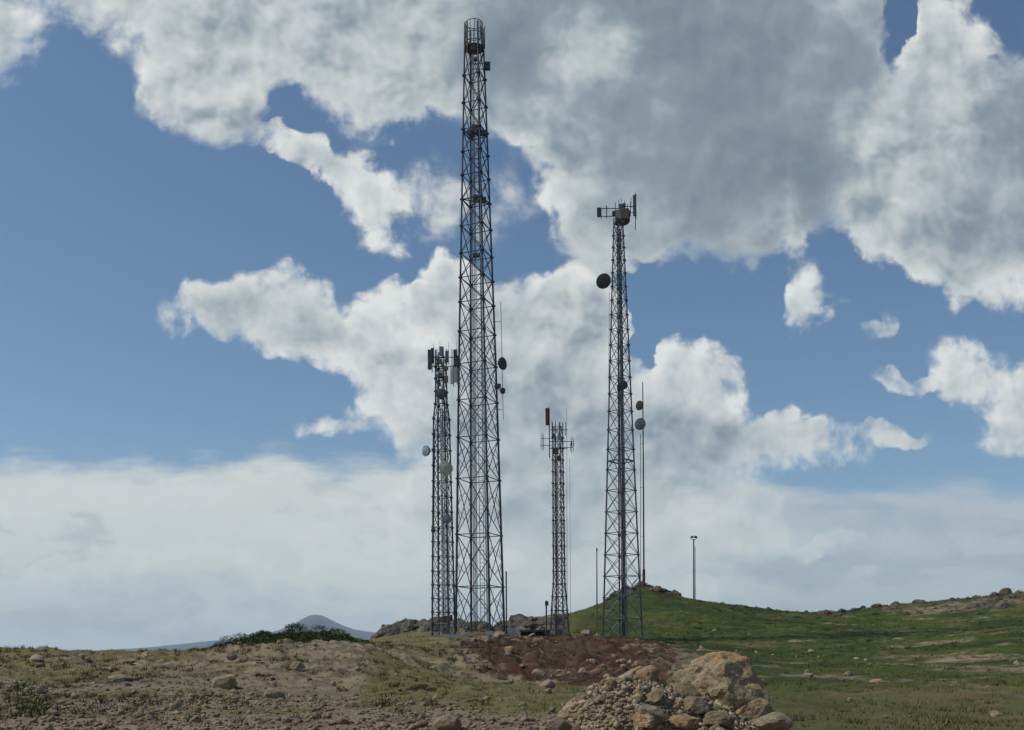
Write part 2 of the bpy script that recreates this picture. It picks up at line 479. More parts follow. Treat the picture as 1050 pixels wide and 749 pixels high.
def soil(X, Y, Z):
    """how grassy, red, rocky and gravelly the ground is at a point"""
    n1 = fbm(X, Y, 14, 5, .55, 21); n2 = fbm(X, Y, 3.5, 4, .55, 33); n3 = fbm(X, Y, 30, 4, .5, 41)
    Ys = np.maximum(Y, 1.0)
    A = X / Ys                                          # bearing
    # the levelled grass flat and the grass of the hill
    hill = smoothstep(0.05, 0.13, A + n1 * .10) * smoothstep(84, 92, Y + n1 * 22)
    hill = np.maximum(hill, smoothstep(0.0, 0.07, A + n1 * .06) * smoothstep(104, 112, Y + n1 * 12))
    right = smoothstep(0.16, 0.24, A + n1 * .08) * smoothstep(12, 24, Y)
    flat = smoothstep(-0.20, -0.13, A + n1 * .10) * smoothstep(25, 31, Y + n1 * 10) * (1 - smoothstep(56, 62, Y + n1 * 8))
    crest = smoothstep(66, 76, Y + n1 * 14) * (1 - smoothstep(-0.24, -0.18, A + n1 * .1)) * .75
    left = smoothstep(-0.03, 0.10, n1 + .6 * n2) * smoothstep(22, 30, Y) * .72
    shelf = smoothstep(-0.19, -0.14, A) * (1 - smoothstep(-0.06, -0.02, A)) * smoothstep(60, 70, Y) * .55
    grass = np.clip(np.maximum.reduce([hill, right, flat * .8, crest, left, shelf]) * (0.75 + 1.3 * n2 + .9 * n3), 0, 1)
    red = smoothstep(-0.075, -0.025, A + n1 * .07) * (1 - smoothstep(0.140, 0.178, A + n1 * .08)) * smoothstep(53, 60, Y + n1 * 22 + n2 * 8) * (1 - smoothstep(82, 88, Y + n1 * 12 + n2 * 4))
    red = np.maximum(red, .35 * smoothstep(0.08, .2, fbm(X, Y, 22, 4, .5, 77)))
    red = red * (.55 + .45 * smoothstep(-.16, .02, n2 * 1.1 + n1 * .5))
    grass = np.maximum(grass, .75 * smoothstep(.10, .20, n2 - n1 * .4) * (red > .1))
    grass = grass * (1 - red * .92)
    rocky = smoothstep(103, 109, Y) * smoothstep(-0.13, -0.11, A) * (1 - smoothstep(.0, .05, A + n1 * .05))
    rocky = np.maximum(rocky, smoothstep(6.4, 8.6, Z + n1 * 7 - 2.2 * smoothstep(.22, .12, A)) * smoothstep(0.03, .05, A) * smoothstep(-.02, .10, n2 + n1 * .6))
    grass = grass * (1 - rocky * .8)
    gravel = (1 - smoothstep(34, 40, Y + n1 * 9 + np.clip(A + .15, 0, 1) * 40)) * (1 - smoothstep(.05, .2, A))
    gravel = np.maximum(gravel, smoothstep(0.02, .14, n3 + n2 * .4) * (1 - smoothstep(-.20, -.10, A + n1 * .1)) * .8)
    grass = grass * (1 - gravel * .30)
    return grass * (heap_h(X, Y) < .08), red, rocky, gravel, smoothstep(.04, .3, heap_h(X, Y))

def heap_h(X, Y):
    x = X - HEAP.x; y = Y - HEAP.y
    a = np.exp(-((x + .30) / 1.22) ** 2 - (y / 1.25) ** 2) * 1.10
    b = np.exp(-((x + 1.1) / .95) ** 2 - ((y + .7) / 1.0) ** 2) * .52
    c = np.exp(-((x - .9) / .7) ** 2 - ((y + .3) / 1.0) ** 2) * .40
    return a + b + c

def height(X, Y):
    X = np.asarray(X, float); Y = np.asarray(Y, float)
    r = np.hypot(X, Y)
    t = smoothstep(300, 620, r)
    rr = np.minimum(1.0, 500 / np.maximum(r, 1))
    z = tps(X * rr, Y * rr)
    far = PLAIN + fbm(X, Y, 4000, 4, .5, 5) * 30 * smoothstep(1500, 9000, r)
    z = z * (1 - t) + far * t
    lump = smoothstep(20, 60, r)
    z = z + fbm(X, Y, 9, 5, .5, 3) * (0.10 + 0.75 * lump) * (1 - .35 * smoothstep(.0, .1, X / np.maximum(Y, 1)) * smoothstep(90, 110, Y))
    z = z + fbm(X, Y, 1.6, 5, .6, 8) * (0.12 + .55 * lump * smoothstep(-.1, .1, fbm(X, Y, 12, 3, .5, 55)))
    z = z + fbm(X, Y, 34, 3, .5, 13) * 1.3 * smoothstep(60, 120, r)
    z = z + fbm(X, Y, .55, 4, .6, 88) * .16 * (1 - smoothstep(.12, .2, X / np.maximum(Y, 1))) * smoothstep(12, 25, r) * (1 - smoothstep(70, 110, r))
    z = z + heap_h(X, Y)
    hs = P(656, 608, 150)
    z = z + .95 * np.exp(-((X - hs.x) / 3.6) ** 2 - ((Y - hs.y) / 5.0) ** 2)
    # rocky ground breaks into ledges, the red bank into clods and gullies
    A = X / np.maximum(Y, 1)
    rb_ = smoothstep(-.09, -.03, A) * (1 - smoothstep(.13, .17, A)) * smoothstep(56, 64, Y) * (1 - smoothstep(82, 90, Y))
    z = z + rb_ * ((.22 - np.abs(fbm(X, Y * .45, 2.6, 4, .6, 131))) * 1.5 + fbm(X, Y, .9, 4, .65, 137) * .55)
    lf = smoothstep(38, 50, Y) * (1 - smoothstep(74, 90, Y)) * (1 - smoothstep(-.12, -.05, A))
    z = z + lf * ((.2 - np.abs(fbm(X, Y, 4.2, 5, .6, 141))) * .9 + fbm(X, Y, .8, 4, .65, 147) * .35)
    rk = smoothstep(104, 110, Y) * smoothstep(-0.14, -0.11, A) * (1 - smoothstep(.03, .06, A)) * (1 - smoothstep(150, 170, Y))
    z = z + rk * (np.abs(fbm(X, Y, 5, 5, .6, 61)) * 2.6 - .35)
    return z

def hz(x, y):
    return float(height(np.array([x]), np.array([y]))[0])

def ground_at(px, d, sink=0.0):
    v = P(px, PPY, d)
    return Vector((v.x, v.y, hz(v.x, v.y) - sink))

# ------------------------------------------------------------------ materials
def new_mat(name):
    m = bpy.data.materials.new(name)
    m.use_nodes = True
    nt = m.node_tree; nt.nodes.clear()
    N = NT(nt)
    o = N.n('ShaderNodeOutputMaterial'); b = N.n('ShaderNodeBsdfPrincipled')
    nt.links.new(b.outputs[0], o.inputs[0])
    return m, N, b

def m_ground():
    m, N, b = new_mat('ground_soil')
    tcn = N.n('ShaderNodeTexCoord').outputs['Object']
    at = lambda n: N.n('ShaderNodeAttribute', attribute_name=n).outputs['Fac']
    g, r, k, gv = at('grassy'), at('red'), at('rocky'), at('gravelly')
    big = N.noise(tcn, 0.11, 6, .6).outputs['Fac']
    med = N.noise(tcn, 0.9, 7, .65).outputs['Fac']
    fin = N.noise(tcn, 6.0, 6, .7).outputs['Fac']
    grain = N.noise(tcn, 26.0, 4, .7).outputs['Fac']
    br = N.mix(N.smooth(big, .35, .65), (.145, .114, .070), (.245, .198, .128))
    br = N.mix(N.smooth(med, .44, .60, 0, .85), br, (.085, .066, .042))
    br = N.mix(N.smooth(fin, .52, .68, 0, .65), br, (.300, .255, .200))
    # gravel
    vo = N.n('ShaderNodeTexVoronoi', feature='F1'); N.put(vo.inputs['Vector'], tcn); vo.inputs['Scale'].default_value = 9
    gc = N.mix(vo.outputs['Color'], (.140, .113, .074), (.250, .208, .145))
    gc = N.mix(N.smooth(med, .45, .62, 0, .8), gc, (.110, .084, .062))
    gc = N.mix(N.smooth(grain, .55, .7, 0, .5), gc, (.36, .31, .27))
    c = N.mix(N.math('MULTIPLY', gv, .75), br, gc)
    # red earth
    rc = N.mix(N.smooth(fin, .36, .64), (.032, .015, .011), (.075, .035, .024))
    rc = N.mix(N.smooth(med, .50, .66, 0, .75), rc, (.12, .080, .058))
    rc = N.mix(N.smooth(big, .50, .62, 0, .6), rc, (.075, .060, .042))
    rf = N.smooth(N.math('ADD', r, N.math('MULTIPLY', N.math('SUBTRACT', med, .5), 1.8)), .30, .75)
    c = N.mix(rf, c, rc)
    # rock
    kc = N.mix(N.smooth(fin, .35, .65), (.045, .038, .028), (.125, .105, .078))
    kc = N.mix(N.smooth(med, .46, .64, 0, .8), kc, (.075, .068, .036))
    c = N.mix(N.smooth(N.math('ADD', k, N.math('MULTIPLY', N.math('SUBTRACT', fin, .5), .8)), .3, .6), c, kc)
    # turf between the blades
    sepp = N.n('ShaderNodeSeparateXYZ'); N.put(sepp.inputs[0], tcn)
    lush = N.math('MULTIPLY', N.smooth(N.math('DIVIDE', sepp.outputs[0], N.math('MAXIMUM', sepp.outputs[1], 1.0)), .0, .11), N.smooth(sepp.outputs[1], 25, 65, .45, 1.0))
    dry = N.mix(N.smooth(med, .35, .65), (.085, .075, .030), (.150, .130, .058))
    gre = N.mix(N.smooth(big, .36, .62), (.026, .050, .010), (.058, .078, .016))
    gre = N.mix(N.smooth(med, .46, .66, 0, .7), gre, (.020, .028, .008))
    gre = N.mix(N.smooth(fin, .58, .72, 0, .6), gre, (.110, .092, .042))
    pat = N.noise(N.vmath('MULTIPLY', tcn, (1, .55, 1)), .16, 7, .68, .4).outputs['Fac']
    gre = N.mix(N.smooth(pat, .53, .62, 0, .75), gre, (.022, .029, .009))
    gre = N.mix(N.smooth(pat, .44, .37, 0, .7), gre, (.115, .088, .040))
    gre = N.mix(N.smooth(fin, .44, .30, 0, .6), gre, (.016, .022, .007))
    tc_ = N.mix(lush, dry, gre)
    gf = N.smooth(N.math('ADD', g, N.math('ADD', N.math('MULTIPLY', N.math('SUBTRACT', med, .5), .7), N.math('MULTIPLY', N.math('SUBTRACT', fin, .5), .6))), .22, .55)
    c = N.mix(gf, c, tc_)
    dust = N.mix(N.smooth(fin, .35, .65), (.150, .118, .080), (.300, .245, .172))
    dust = N.mix(N.smooth(grain, .5, .7, 0, .6), dust, (.105, .080, .052))
    c = N.mix(at('spoil'), c, dust)
    # the plain far below: pale dry fields
    farf = N.smooth(sepp.outputs[2], -40, -80)
    fv = N.n('ShaderNodeTexVoronoi', feature='F1'); N.put(fv.inputs['Vector'], tcn); fv.inputs['Scale'].default_value = .0016
    fc = N.mix(fv.outputs['Color'], (.16, .15, .07), (.26, .23, .14))
    c = N.mix(farf, c, fc)
    N.put(b.inputs['Base Color'], c)
    b.inputs['Roughness'].default_value = .95
    b.inputs['Specular IOR Level'].default_value = .15
    bp = N.n('ShaderNodeBump'); bp.inputs['Strength'].default_value = .6; bp.inputs['Distance'].default_value = .12
    N.put(bp.inputs['Height'], N.math('ADD', N.math('MULTIPLY', fin, .6), N.math('MULTIPLY', grain, .35)))
    N.put(b.inputs['Normal'], bp.outputs[0])
    return m

def m_rock(name, a, bcol, dark, lichen=0.0, sc_=1.0):
    m, N, b = new_mat(name)
    oi = N.n('ShaderNodeObjectInfo').outputs['Random']
    tcn = N.vmath('ADD', N.n('ShaderNodeTexCoord').outputs['Object'], N.n('ShaderNodeObjectInfo').outputs['Location'])
    n1 = N.noise(tcn, 2.2 * sc_, 7, .65).outputs['Fac']
    n2 = N.noise(tcn, 11 * sc_, 6, .7).outputs['Fac']
    n3 = N.noise(tcn, 1.2 * sc_, 3, .5, .6).outputs['Fac']
    c = N.mix(N.smooth(n1, .36, .64), a, bcol)
    c = N.mix(N.smooth(n2, .52, .40, 0, .75), c, dark)
    c = N.mix(N.smooth(n2, .60, .72, 0, .5), c, tuple(min(1, x * 1.5) for x in bcol))
    c = N.mix(N.lin(oi, 0, 1, 0, .45), c, dark)
    oh = N.math('FRACT', N.math('MULTIPLY', oi, 7.31))
    c = N.mix(N.smooth(oh, .35, .95, 0, .7), c, N.mix(1.0, c, (.92, .97, 1.04), 'MULTIPLY'))
    c = N.mix(N.smooth(oh, .35, .0, 0, .6), c, N.mix(1.0, c, (1.12, .94, .72), 'MULTIPLY'))
    if lichen:
        c = N.mix(N.smooth(n3, .50, .62, 0, lichen * .9), c, (.34, .205, .095))
        c = N.mix(N.smooth(n3, .42, .34, 0, lichen * .6), c, (.17, .16, .075))
    N.put(b.inputs['Base Color'], c)
    b.inputs['Roughness'].default_value = .9
    b.inputs['Specular IOR Level'].default_value = .2
    bp = N.n('ShaderNodeBump'); bp.inputs['Strength'].default_value = .8; bp.inputs['Distance'].default_value = .04
    N.put(bp.inputs['Height'], N.math('ADD', n2, N.math('MULTIPLY', n1, .6)))
    N.put(b.inputs['Normal'], bp.outputs[0])
    return m

def m_plain(name, c1, c2, rough=.55, metal=0.0, scale=3.0, spec=.4, streak=0.0):
    m, N, b = new_mat(name)
    tcn = N.n('ShaderNodeTexCoord').outputs['Object']
    n1 = N.noise(tcn, scale, 5, .6).outputs['Fac']
    c = N.mix(N.smooth(n1, .38, .66), c1, c2)
    if streak:
        n2 = N.noise(N.vmath('MULTIPLY', tcn, (6, 6, .8)), 2.0, 5, .6).outputs['Fac']
        c = N.mix(N.smooth(n2, .55, .7, 0, streak), c, (.10, .055, .03))
    N.put(b.inputs['Base Color'], c)
    b.inputs['Roughness'].default_value = rough
    b.inputs['Metallic'].default_value = metal
    b.inputs['Specular IOR Level'].default_value = spec
    return m

def m_leaf(name, c1, c2):
    m, N, b = new_mat(name)
    gn = N.n('ShaderNodeNewGeometry')
    n = N.noise(gn.outputs['Position'], 1.3, 3).outputs['Fac']
    c = N.mix(N.smooth(N.math('ADD', N.math('MULTIPLY', gn.outputs['Random Per Island'], .6), N.math('MULTIPLY', n, .5)), .3, .8), c1, c2)
    N.put(b.inputs['Base Color'], c)
    b.inputs['Roughness'].default_value = .8
    b.inputs['Specular IOR Level'].default_value = .15
    return m

M = {
    'ground': m_ground(),
    'tan_rock': m_rock('tan_rock', (.260, .200, .130), (.410, .335, .230), (.125, .092, .058)),
    'boulder': m_rock('boulder', (.270, .205, .125), (.420, .340, .220), (.120, .088, .052), .7, 1.6),
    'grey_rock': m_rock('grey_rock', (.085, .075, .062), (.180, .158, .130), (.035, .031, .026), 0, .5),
    'brown_rock': m_rock('brown_rock', (.150, .120, .084), (.285, .235, .172), (.075, .058, .040)),
    'pink_rock': m_rock('pink_rock', (.25, .19, .14), (.37, .30, .235), (.13, .095, .068)),
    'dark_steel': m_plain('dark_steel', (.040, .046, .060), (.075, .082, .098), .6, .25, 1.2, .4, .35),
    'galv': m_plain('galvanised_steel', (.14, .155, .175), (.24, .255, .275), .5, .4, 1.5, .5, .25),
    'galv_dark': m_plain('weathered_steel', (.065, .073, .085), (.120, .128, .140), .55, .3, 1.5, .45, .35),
    'cable': m_plain('black_cable', (.014, .014, .016), (.03, .03, .033), .6),
    'grey_dish': m_plain('grey_radome', (.16, .17, .19), (.22, .235, .255), .6, 0, 2),
    'dark_dish': m_plain('dark_radome', (.028, .027, .026), (.050, .046, .042), .8, 0, 2, .12),
    'slate': m_plain('slate_radome', (.055, .066, .082), (.080, .094, .115), .8, 0, 2, .12),
    'beige': m_plain('beige_radome', (.40, .38, .29), (.48, .46, .36), .6, 0, 2),
    'blue_grey': m_plain('blue_grey_radome', (.15, .18, .24), (.21, .245, .31), .6, 0, 2),
    'white_panel': m_plain('white_panel', (.55, .57, .58), (.66, .67, .67), .5, 0, 3),
    'dark_panel': m_plain('dark_panel', (.035, .036, .042), (.06, .06, .068), .5, 0, 3),
    'brown_box': m_plain('brown_box', (.105, .075, .050), (.17, .125, .085), .7, 0, 3),
    'red_paint': m_plain('faded_red_paint', (.085, .016, .020), (.13, .026, .028), .6, 0, 4),
    'concrete': m_plain('concrete', (.30, .29, .27), (.42, .41, .385), .9, 0, 2.0, .2, .15),
    'blue_concrete': m_plain('grey_plinth', (.24, .26, .28), (.33, .35, .37), .9, 0, 2.0, .2, .15),
    'grass_dry': m_leaf('dry_grass', (.080, .074, .026), (.180, .155, .070)),
    'grass_green': m_leaf('green_grass', (.040, .056, .012), (.095, .098, .030)),
    'leaf_dark': m_leaf('dark_leaf', (.024, .038, .011), (.060, .080, .024)),
    'leaf_olive': m_leaf('olive_leaf', (.040, .045, .018), (.085, .085, .036)),
}

# ------------------------------------------------------------------ ground sheet
def build_ground():
    a0 = R(33)
    fine = np.linspace(-a0, a0, 900)
    coarse = np.linspace(a0, 2 * math.pi - a0, 130)[1:-1]
    az = np.r_[fine, coarse]
    rr = np.r_[np.geomspace(1.2, 9, 30)[:-1], np.geomspace(9, 190, 560)[:-1], np.geomspace(190, 700, 40)[:-1], np.geomspace(700, 12500, 24)]
    A_, R_ = np.meshgrid(az, rr)
    X, Y = np.sin(A_) * R_, np.cos(A_) * R_
    Z = height(X, Y)
    na, nr = len(az), len(rr)
    idx = np.arange(na * nr).reshape(nr, na)
    nxt = np.roll(idx, -1, axis=1)
    f = np.stack([idx[:-1], nxt[:-1], nxt[1:], idx[1:]], -1).reshape(-1, 4)
    v = np.stack([X, Y, Z], -1).reshape(-1, 3)
    # close the middle
    v = np.vstack([v, [[0, 0, float(Z[0].mean())]]])
    me = mesh_np('ground', v, f[:, ::-1])
    g, r, k, gv, hp = soil(X, Y, Z)
    for n, arr in (('grassy', g), ('red', r), ('rocky', k), ('gravelly', gv), ('spoil', hp)):
        at = me.attributes.new(n, 'FLOAT', 'POINT')
        at.data.foreach_set('value', np.r_[np.ravel(arr), 0.0].astype(np.float32))
    o = link('ground', me, M['ground'], smooth=True)
    tag(o, kind='structure')
    return o
build_ground()

# ------------------------------------------------------------------ far mountain
def build_mountain():
    D0 = 8200.0
    prof = [(-80, 667), (20, 665.5), (60, 664.5), (150, 660), (230, 652.5), (268, 648), (288, 643), (302, 637), (312, 631.5), (320, 627.6), (328, 627.2), (336, 631), (348, 637.5), (362, 643), (380, 646), (400, 649), (440, 653), (500, 656), (580, 663), (680, 667)]
    px = np.linspace(-80, 680, 240)
    py = np.interp(px, [p[0] for p in prof], [p[1] for p in prof])
    k = np.array([0, 1, 2, 1, 0.0]); k /= k.sum()
    py = np.convolve(np.pad(py, 2, 'edge'), k, 'valid')
    rows = np.linspace(-1, 1, 60)
    V = []
    for t in rows:
        d = D0 + t * 2600
        for a, b in zip(px, py):
            crest = (PPY - b) / FPX * D0 + EYE - PLAIN
            x = (a - PPX) / FPX * D0
            w = abs(t) + .10 * min(1, abs(t) * 5) * fbm(np.array([x]), np.array([d]), 900, 3, .5, 91)[0]
            prof_h = max(0.0, 1 - abs(w)) ** 1.15
            rg = fbm(np.array([x]), np.array([d * .6]), 700, 5, .55, 71)[0]
            V.append((x, d, PLAIN - 5 + (crest + 5) * prof_h * (1 + .40 * rg * min(1, abs(t) * 3))))
    V = np.array(V); n = len(px)
    idx = np.arange(len(V)).reshape(len(rows), n)
    f = np.stack([idx[:-1, :-1], idx[:-1, 1:], idx[1:, 1:], idx[1:, :-1]], -1).reshape(-1, 4)
    mm, N, b = new_mat('mountain_scrub')
    tcn = N.n('ShaderNodeTexCoord').outputs['Object']
    nz = N.noise(tcn, .004, 6, .6).outputs['Fac']
    N.put(b.inputs['Base Color'], N.mix(N.smooth(nz, .4, .6), (.035, .045, .055), (.06, .07, .078)))  # scrub tinted blue: distance haze put into the base colour too
    b.inputs['Roughness'].default_value = 1
    o = link('mountain', mesh_np('mountain', V, f), mm, smooth=True)
    tag(o, kind='structure')
build_mountain()

# ------------------------------------------------------------------ haze over the plain
hb = MB()
hb.box((0, 0, (400 + PLAIN - 30) / 2), (13500, 13500, (400 - PLAIN + 30) / 2))
hm = bpy.data.materials.new('haze_air'); hm.use_nodes = True
hm.node_tree.nodes.clear()
HN = NT(hm.node_tree)
ho = HN.n('ShaderNodeOutputMaterial'); hv = HN.n('ShaderNodeVolumePrincipled')
hv.inputs['Color'].default_value = (.64, .80, 1.0, 1)
hv.inputs['Density'].default_value = 7.0e-5
hv.inputs['Anisotropy'].default_value = 0.2
hm.node_tree.links.new(hv.outputs[0], ho.inputs['Volume'])
tag(hb.build('haze', hm), kind='stuff')

# ------------------------------------------------------------------ lattice towers
def lattice(root, prof, rot, levels, leg_r, br_r, mats, xmin=0.0, second=0.0, foot=.28):
    """four legs that follow prof [(z, corner radius)], braced on each face between the levels"""
    zs = [p[0] for p in prof]; rs = [p[1] for p in prof]
    def corner(k, z):
        r = float(np.interp(z, zs, rs)); a = rot + k * math.pi / 2
        return Vector((r * math.cos(a), r * math.sin(a), z))
    legs_m, br_m = mats
    for k in range(4):
        b = MB()
        pts = [corner(k, z) for z in zs]
        for p, q in zip(pts, pts[1:]):
            b.tube(p, q, leg_r * (1 - .35 * p.z / zs[-1]), leg_r * (1 - .35 * q.z / zs[-1]), 8)
        for z in levels[1:-1]:
            c = corner(k, z)
            b.tube(c - Vector((0, 0, .06)), c + Vector((0, 0, .06)), leg_r * 1.7, n=8)
        lo = b.build('leg', legs_m, root)
        f = MB(); c = corner(k, 0)
        f.box((c.x, c.y, -.10), (foot, foot, .28), None, .03)
        f.build('footing', M['concrete'], root)
    for k in range(4):
        b = MB()
        for i, (z0, z1) in enumerate(zip(levels, levels[1:])):
            a0, a1, c0, c1 = corner(k, z0), corner(k, z1), corner((k + 1) % 4, z0), corner((k + 1) % 4, z1)
            b.tube(a1, c1, br_r * 1.1, n=4)
            w = Vector((math.cos(rot + (k + .5) * math.pi / 2), math.sin(rot + (k + .5) * math.pi / 2), 0)) * br_r * 1.2
            b.tube(a0, c1, br_r, n=4)
            b.tube(c0 + w, a1 + w, br_r, n=4)
            if second and (z1 - z0) > second:
                mid = (a0 + a1 + c0 + c1) / 4
                zm = (z0 + z1) / 2
                am, cm = corner(k, zm), corner((k + 1) % 4, zm)
                b.tube(am, (a0 * .75 + c1 * .25) * 1.0, br_r * .7, n=4)
                b.tube(cm, (c0 * .75 + a1 * .25), br_r * .7, n=4)
                b.tube(am, (a1 * .75 + c0 * .25), br_r * .7, n=4)
                b.tube(cm, (c1 * .75 + a0 * .25), br_r * .7, n=4)
        b.build('bracing', br_m, root)
    return corner

def ladder(root, a, b, mat, w=.22, step=.45, hoops=False):
    a, b = Vector(a), Vector(b); m = MB()
    s = Vector((w, 0, 0))
    m.tube(a - s, b - s, .03, n=5); m.tube(a + s, b + s, .03, n=5)
    n = int((b - a).length / step)
    for i in range(n):
        c = a.lerp(b, (i + .5) / n); m.tube(c - s, c + s, .018, n=4)
    return m.build('ladder', mat, root)

def cables(root, a, b, n, spread, r=.03, sag=0.0):
    m = MB()
    for i in range(n):
        o = Vector(((i - (n - 1) / 2) * spread, .05 * (i % 2), 0))
        pts = []
        for k in range(13):
            t = k / 12
            p = Vector(a).lerp(Vector(b), t) + o + Vector((random.uniform(-1, 1) * .02, 0, 0))
            pts.append(p)
        m.path(pts, r, 5)
    return m.build('cable_run', M['cable'], root)

def dish(root, c, axis, r, depth, mat, rim, anchor, label=None, dome=.22):
    """a shrouded drum dish with its radome and the arm that carries it"""
    c = Vector(c); ax = Vector(axis).normalized()
    b = MB()
    b.lathe([(-depth * .95, r * .25), (-depth * .9, r * .42), (-depth * .55, r * .80), (-depth * .25, r * .98), (0, r), (0.0, r * .97)], c, ax)
    d = b.build('dish_antenna', mat, root, label)
    q = MB()
    q.lathe([(.003, r * 1.03), (.05 * r + .01, r * 1.03), (.05 * r + .02, r * .97), (dome * r * .55, r * .75), (dome * r * .9, r * .4), (dome * r, r * .06)], c, ax)
    q.build('radome', rim, d)
    a = MB()
    back = c - ax * depth * .9
    a.tube(back, anchor, .05, n=6)
    a.tube(back + Vector((0, 0, .12)), Vector(anchor) + Vector((0, 0, .35)), .03, n=5)
    a.box(back, (.10, .10, .16), None, .02)
    a.build('mount_arm', M['galv_dark'], d)
    return d

def panel(root, c, h, mat, name='panel_antenna', rotz=0.0, label=None, pole=True):
    b = MB()
    b.box(c, h, Matrix.Rotation(rotz, 3, 'Z'), min(h) * .35)
    o = b.build(name, mat, root, label)
    if pole:
        p = MB(); p.tube((c[0] + h[0] * 1.2, c[1] + h[1] * 1.6, c[2] - h[2] * 1.25), (c[0] + h[0] * 1.2, c[1] + h[1] * 1.6, c[2] + h[2] * 1.15), .035, n=6)
        p.build('mounting_pole', M['galv_dark'], o)
    return o

class Site:
    """turns bearings and heights into the local space of a mast standing at its own distance"""
    def __init__(s, name, px, py, d, label, cat, group=None):
        g = P(px, py, d)
        s.d = d
        z = min(hz(g.x, g.y), g.z + 1.0)
        s.o = Vector((g.x, g.y, z))
        s.root = tag(empty(name, s.o), label, cat, group)
    def at(s, px, py, dy=0.0):
        return P(px, py, s.d + dy) - s.o
    def z(s, py, px=None):
        return (P(PPX, py, s.d) - s.o).z if px is None else s.at(px, py).z
    def m(s, npx):
        return npx / FPX * s.d

GT = 'lattice telecom towers on the hill'
# ---- the tall tower
T = Site('lattice_tower', 492.5, 648, 102, 'tallest dark lattice tower with a round cage at its top', 'tower', GT)
ly = [602, 549, 492, 450, 412, 375, 342, 312, 287, 262, 234, 207, 182, 158, 135, 108, 80, 50]
lv = [0.0] + [T.z(y, 490) for y in ly]
rot = R(22.6)
top = T.z(27, 486)
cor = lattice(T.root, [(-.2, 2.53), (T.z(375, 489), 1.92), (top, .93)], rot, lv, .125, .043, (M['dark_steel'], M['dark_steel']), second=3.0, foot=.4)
ladder(T.root, (.25, .4, .3), (.10, .25, lv[-1]), M['dark_steel'], .2, .4)
cables(T.root, (-.45, -.1, .2), (-.25, 0, T.z(60, 486)), 5, .09, .028)
cables(T.root, (.75, .3, .2), (.35, .1, T.z(135, 487)), 3, .09, .028)
def ring_platform(root, z, r, mat, boxes=0, rail=True):
    b = MB()
    b.lathe([(0, r), (.06, r)], (0, 0, z), (0, 0, 1), 20)
    o = b.build('platform', mat, root)
    if rail:
        q = MB()
        for k in range(12):
            a = k * math.pi / 6
            q.tube((r * math.cos(a), r * math.sin(a), z + .06), (r * math.cos(a), r * math.sin(a), z + 1.0), .022, n=4)
            for h in (.5, 1.0):
                a2 = a + math.pi / 6
                q.tube((r * math.cos(a), r * math.sin(a), z + h), (r * math.cos(a2), r * math.sin(a2), z + h), .02, n=4)
        q.build('railing', mat, o)
    return o
zc = T.z(50, 486)
CAGE = .84
ring_platform(T.root, zc - .05, 1.0, M['dark_steel'], rail=False)
q = MB()
for k in range(12):
    a = k * math.pi / 6 + .1
    q.tube((CAGE * math.cos(a), CAGE * math.sin(a), zc + .1), (CAGE * math.cos(a), CAGE * math.sin(a), T.z(24, 486)), .034, n=5)
for zz in (zc + .5, (zc + top) / 2 + .2, T.z(24.5, 486)):
    for k in range(24):
        a, a2 = k * math.pi / 12, (k + 1) * math.pi / 12
        q.tube((CAGE * math.cos(a), CAGE * math.sin(a), zz), (CAGE * math.cos(a2), CAGE * math.sin(a2), zz), .034, n=5)
q.build('top_cage', M['dark_steel'], T.root)
for (px, y0, y1) in ((476.5, 23, 37), (479.3, 22, 52), (492.5, 22, 40), (497, 27, 50)):
    w = MB(); w.tube(T.at(px, y1, -.7), T.at(px, y0, -.7), .045, n=6)
    w.tube(T.at(px, y1 - 1, -.7), T.at(487, y1 - 1, 0), .02, n=4)
    w.build('whip_antenna', M['dark_panel'], T.root)
for (px, py, hx, hzz, dy) in ((485.5, 49, .30, .34, -.7), (491, 50, .28, .26, -.5), (481.5, 46, .16, .15, -.6), (500, 68, .26, .36, -.3), (488.3, 61, .2, .13, -.6),
                         (481.5, 136, .22, .22, -.9), (487.5, 133, .36, .42, -.8), (494.5, 136.5, .40, .24, -.6), (489, 204, .36, .34, -.8), (495, 205, .34, .22, -.6), (488.5, 262, .32, .16, -1.1)):
    b = MB(); b.box(T.at(px, py, dy), (hx, .2, hzz), None, .03); b.build('equipment_box', M['dark_panel'], T.root)
b = MB(); b.tube(T.at(484, 65.5, -.3), T.at(500, 65.5, -.3), .04, n=5); b.tube(T.at(484, 71, -.3), T.at(500, 71, -.3), .04, n=5); b.build('side_arm', M['dark_steel'], T.root)
for y, r in ((138, 1.10), (207, 1.28)):
    b = MB()
    for k in range(4):
        b.tube(cor(k, T.z(y, 487)) * 1.0, cor((k + 1) % 4, T.z(y, 487)), .07, n=5)
    b.tube(cor(0, T.z(y, 487)), cor(2, T.z(y, 487)), .06, n=5); b.tube(cor(1, T.z(y, 487)), cor(3, T.z(y, 487)), .06, n=5)
    b.build('ring_frame', M['dark_steel'], T.root)
dish(T.root, T.at(515.5, 373, -.5), (.80, -.6, 0), .60, .42, M['dark_dish'], M['slate'], T.at(506.5, 373, -.2), 'large drum dish on the right leg')
dish(T.root, T.at(515.5, 401, -.5), (.6, -.75, -.25), .30, .25, M['dark_dish'], M['slate'], T.at(506, 396, -.2), 'small tilted dish below the large one')
b = MB(); b.box(T.at(510.5, 396, -.3), (.30, .15, .2), None, .03); b.build('equipment_box', M['dark_panel'], T.root)
b = MB(); b.tube(T.at(513.5, 310, 0), T.at(516, 430, 0), .03, n=5); b.tube(T.at(505, 330, 0), T.at(514, 330, 0), .025, n=4); b.tube(T.at(507.5, 420, 0), T.at(515.7, 420, 0), .025, n=4)
b.build('side_pole', M['galv_dark'], T.root)
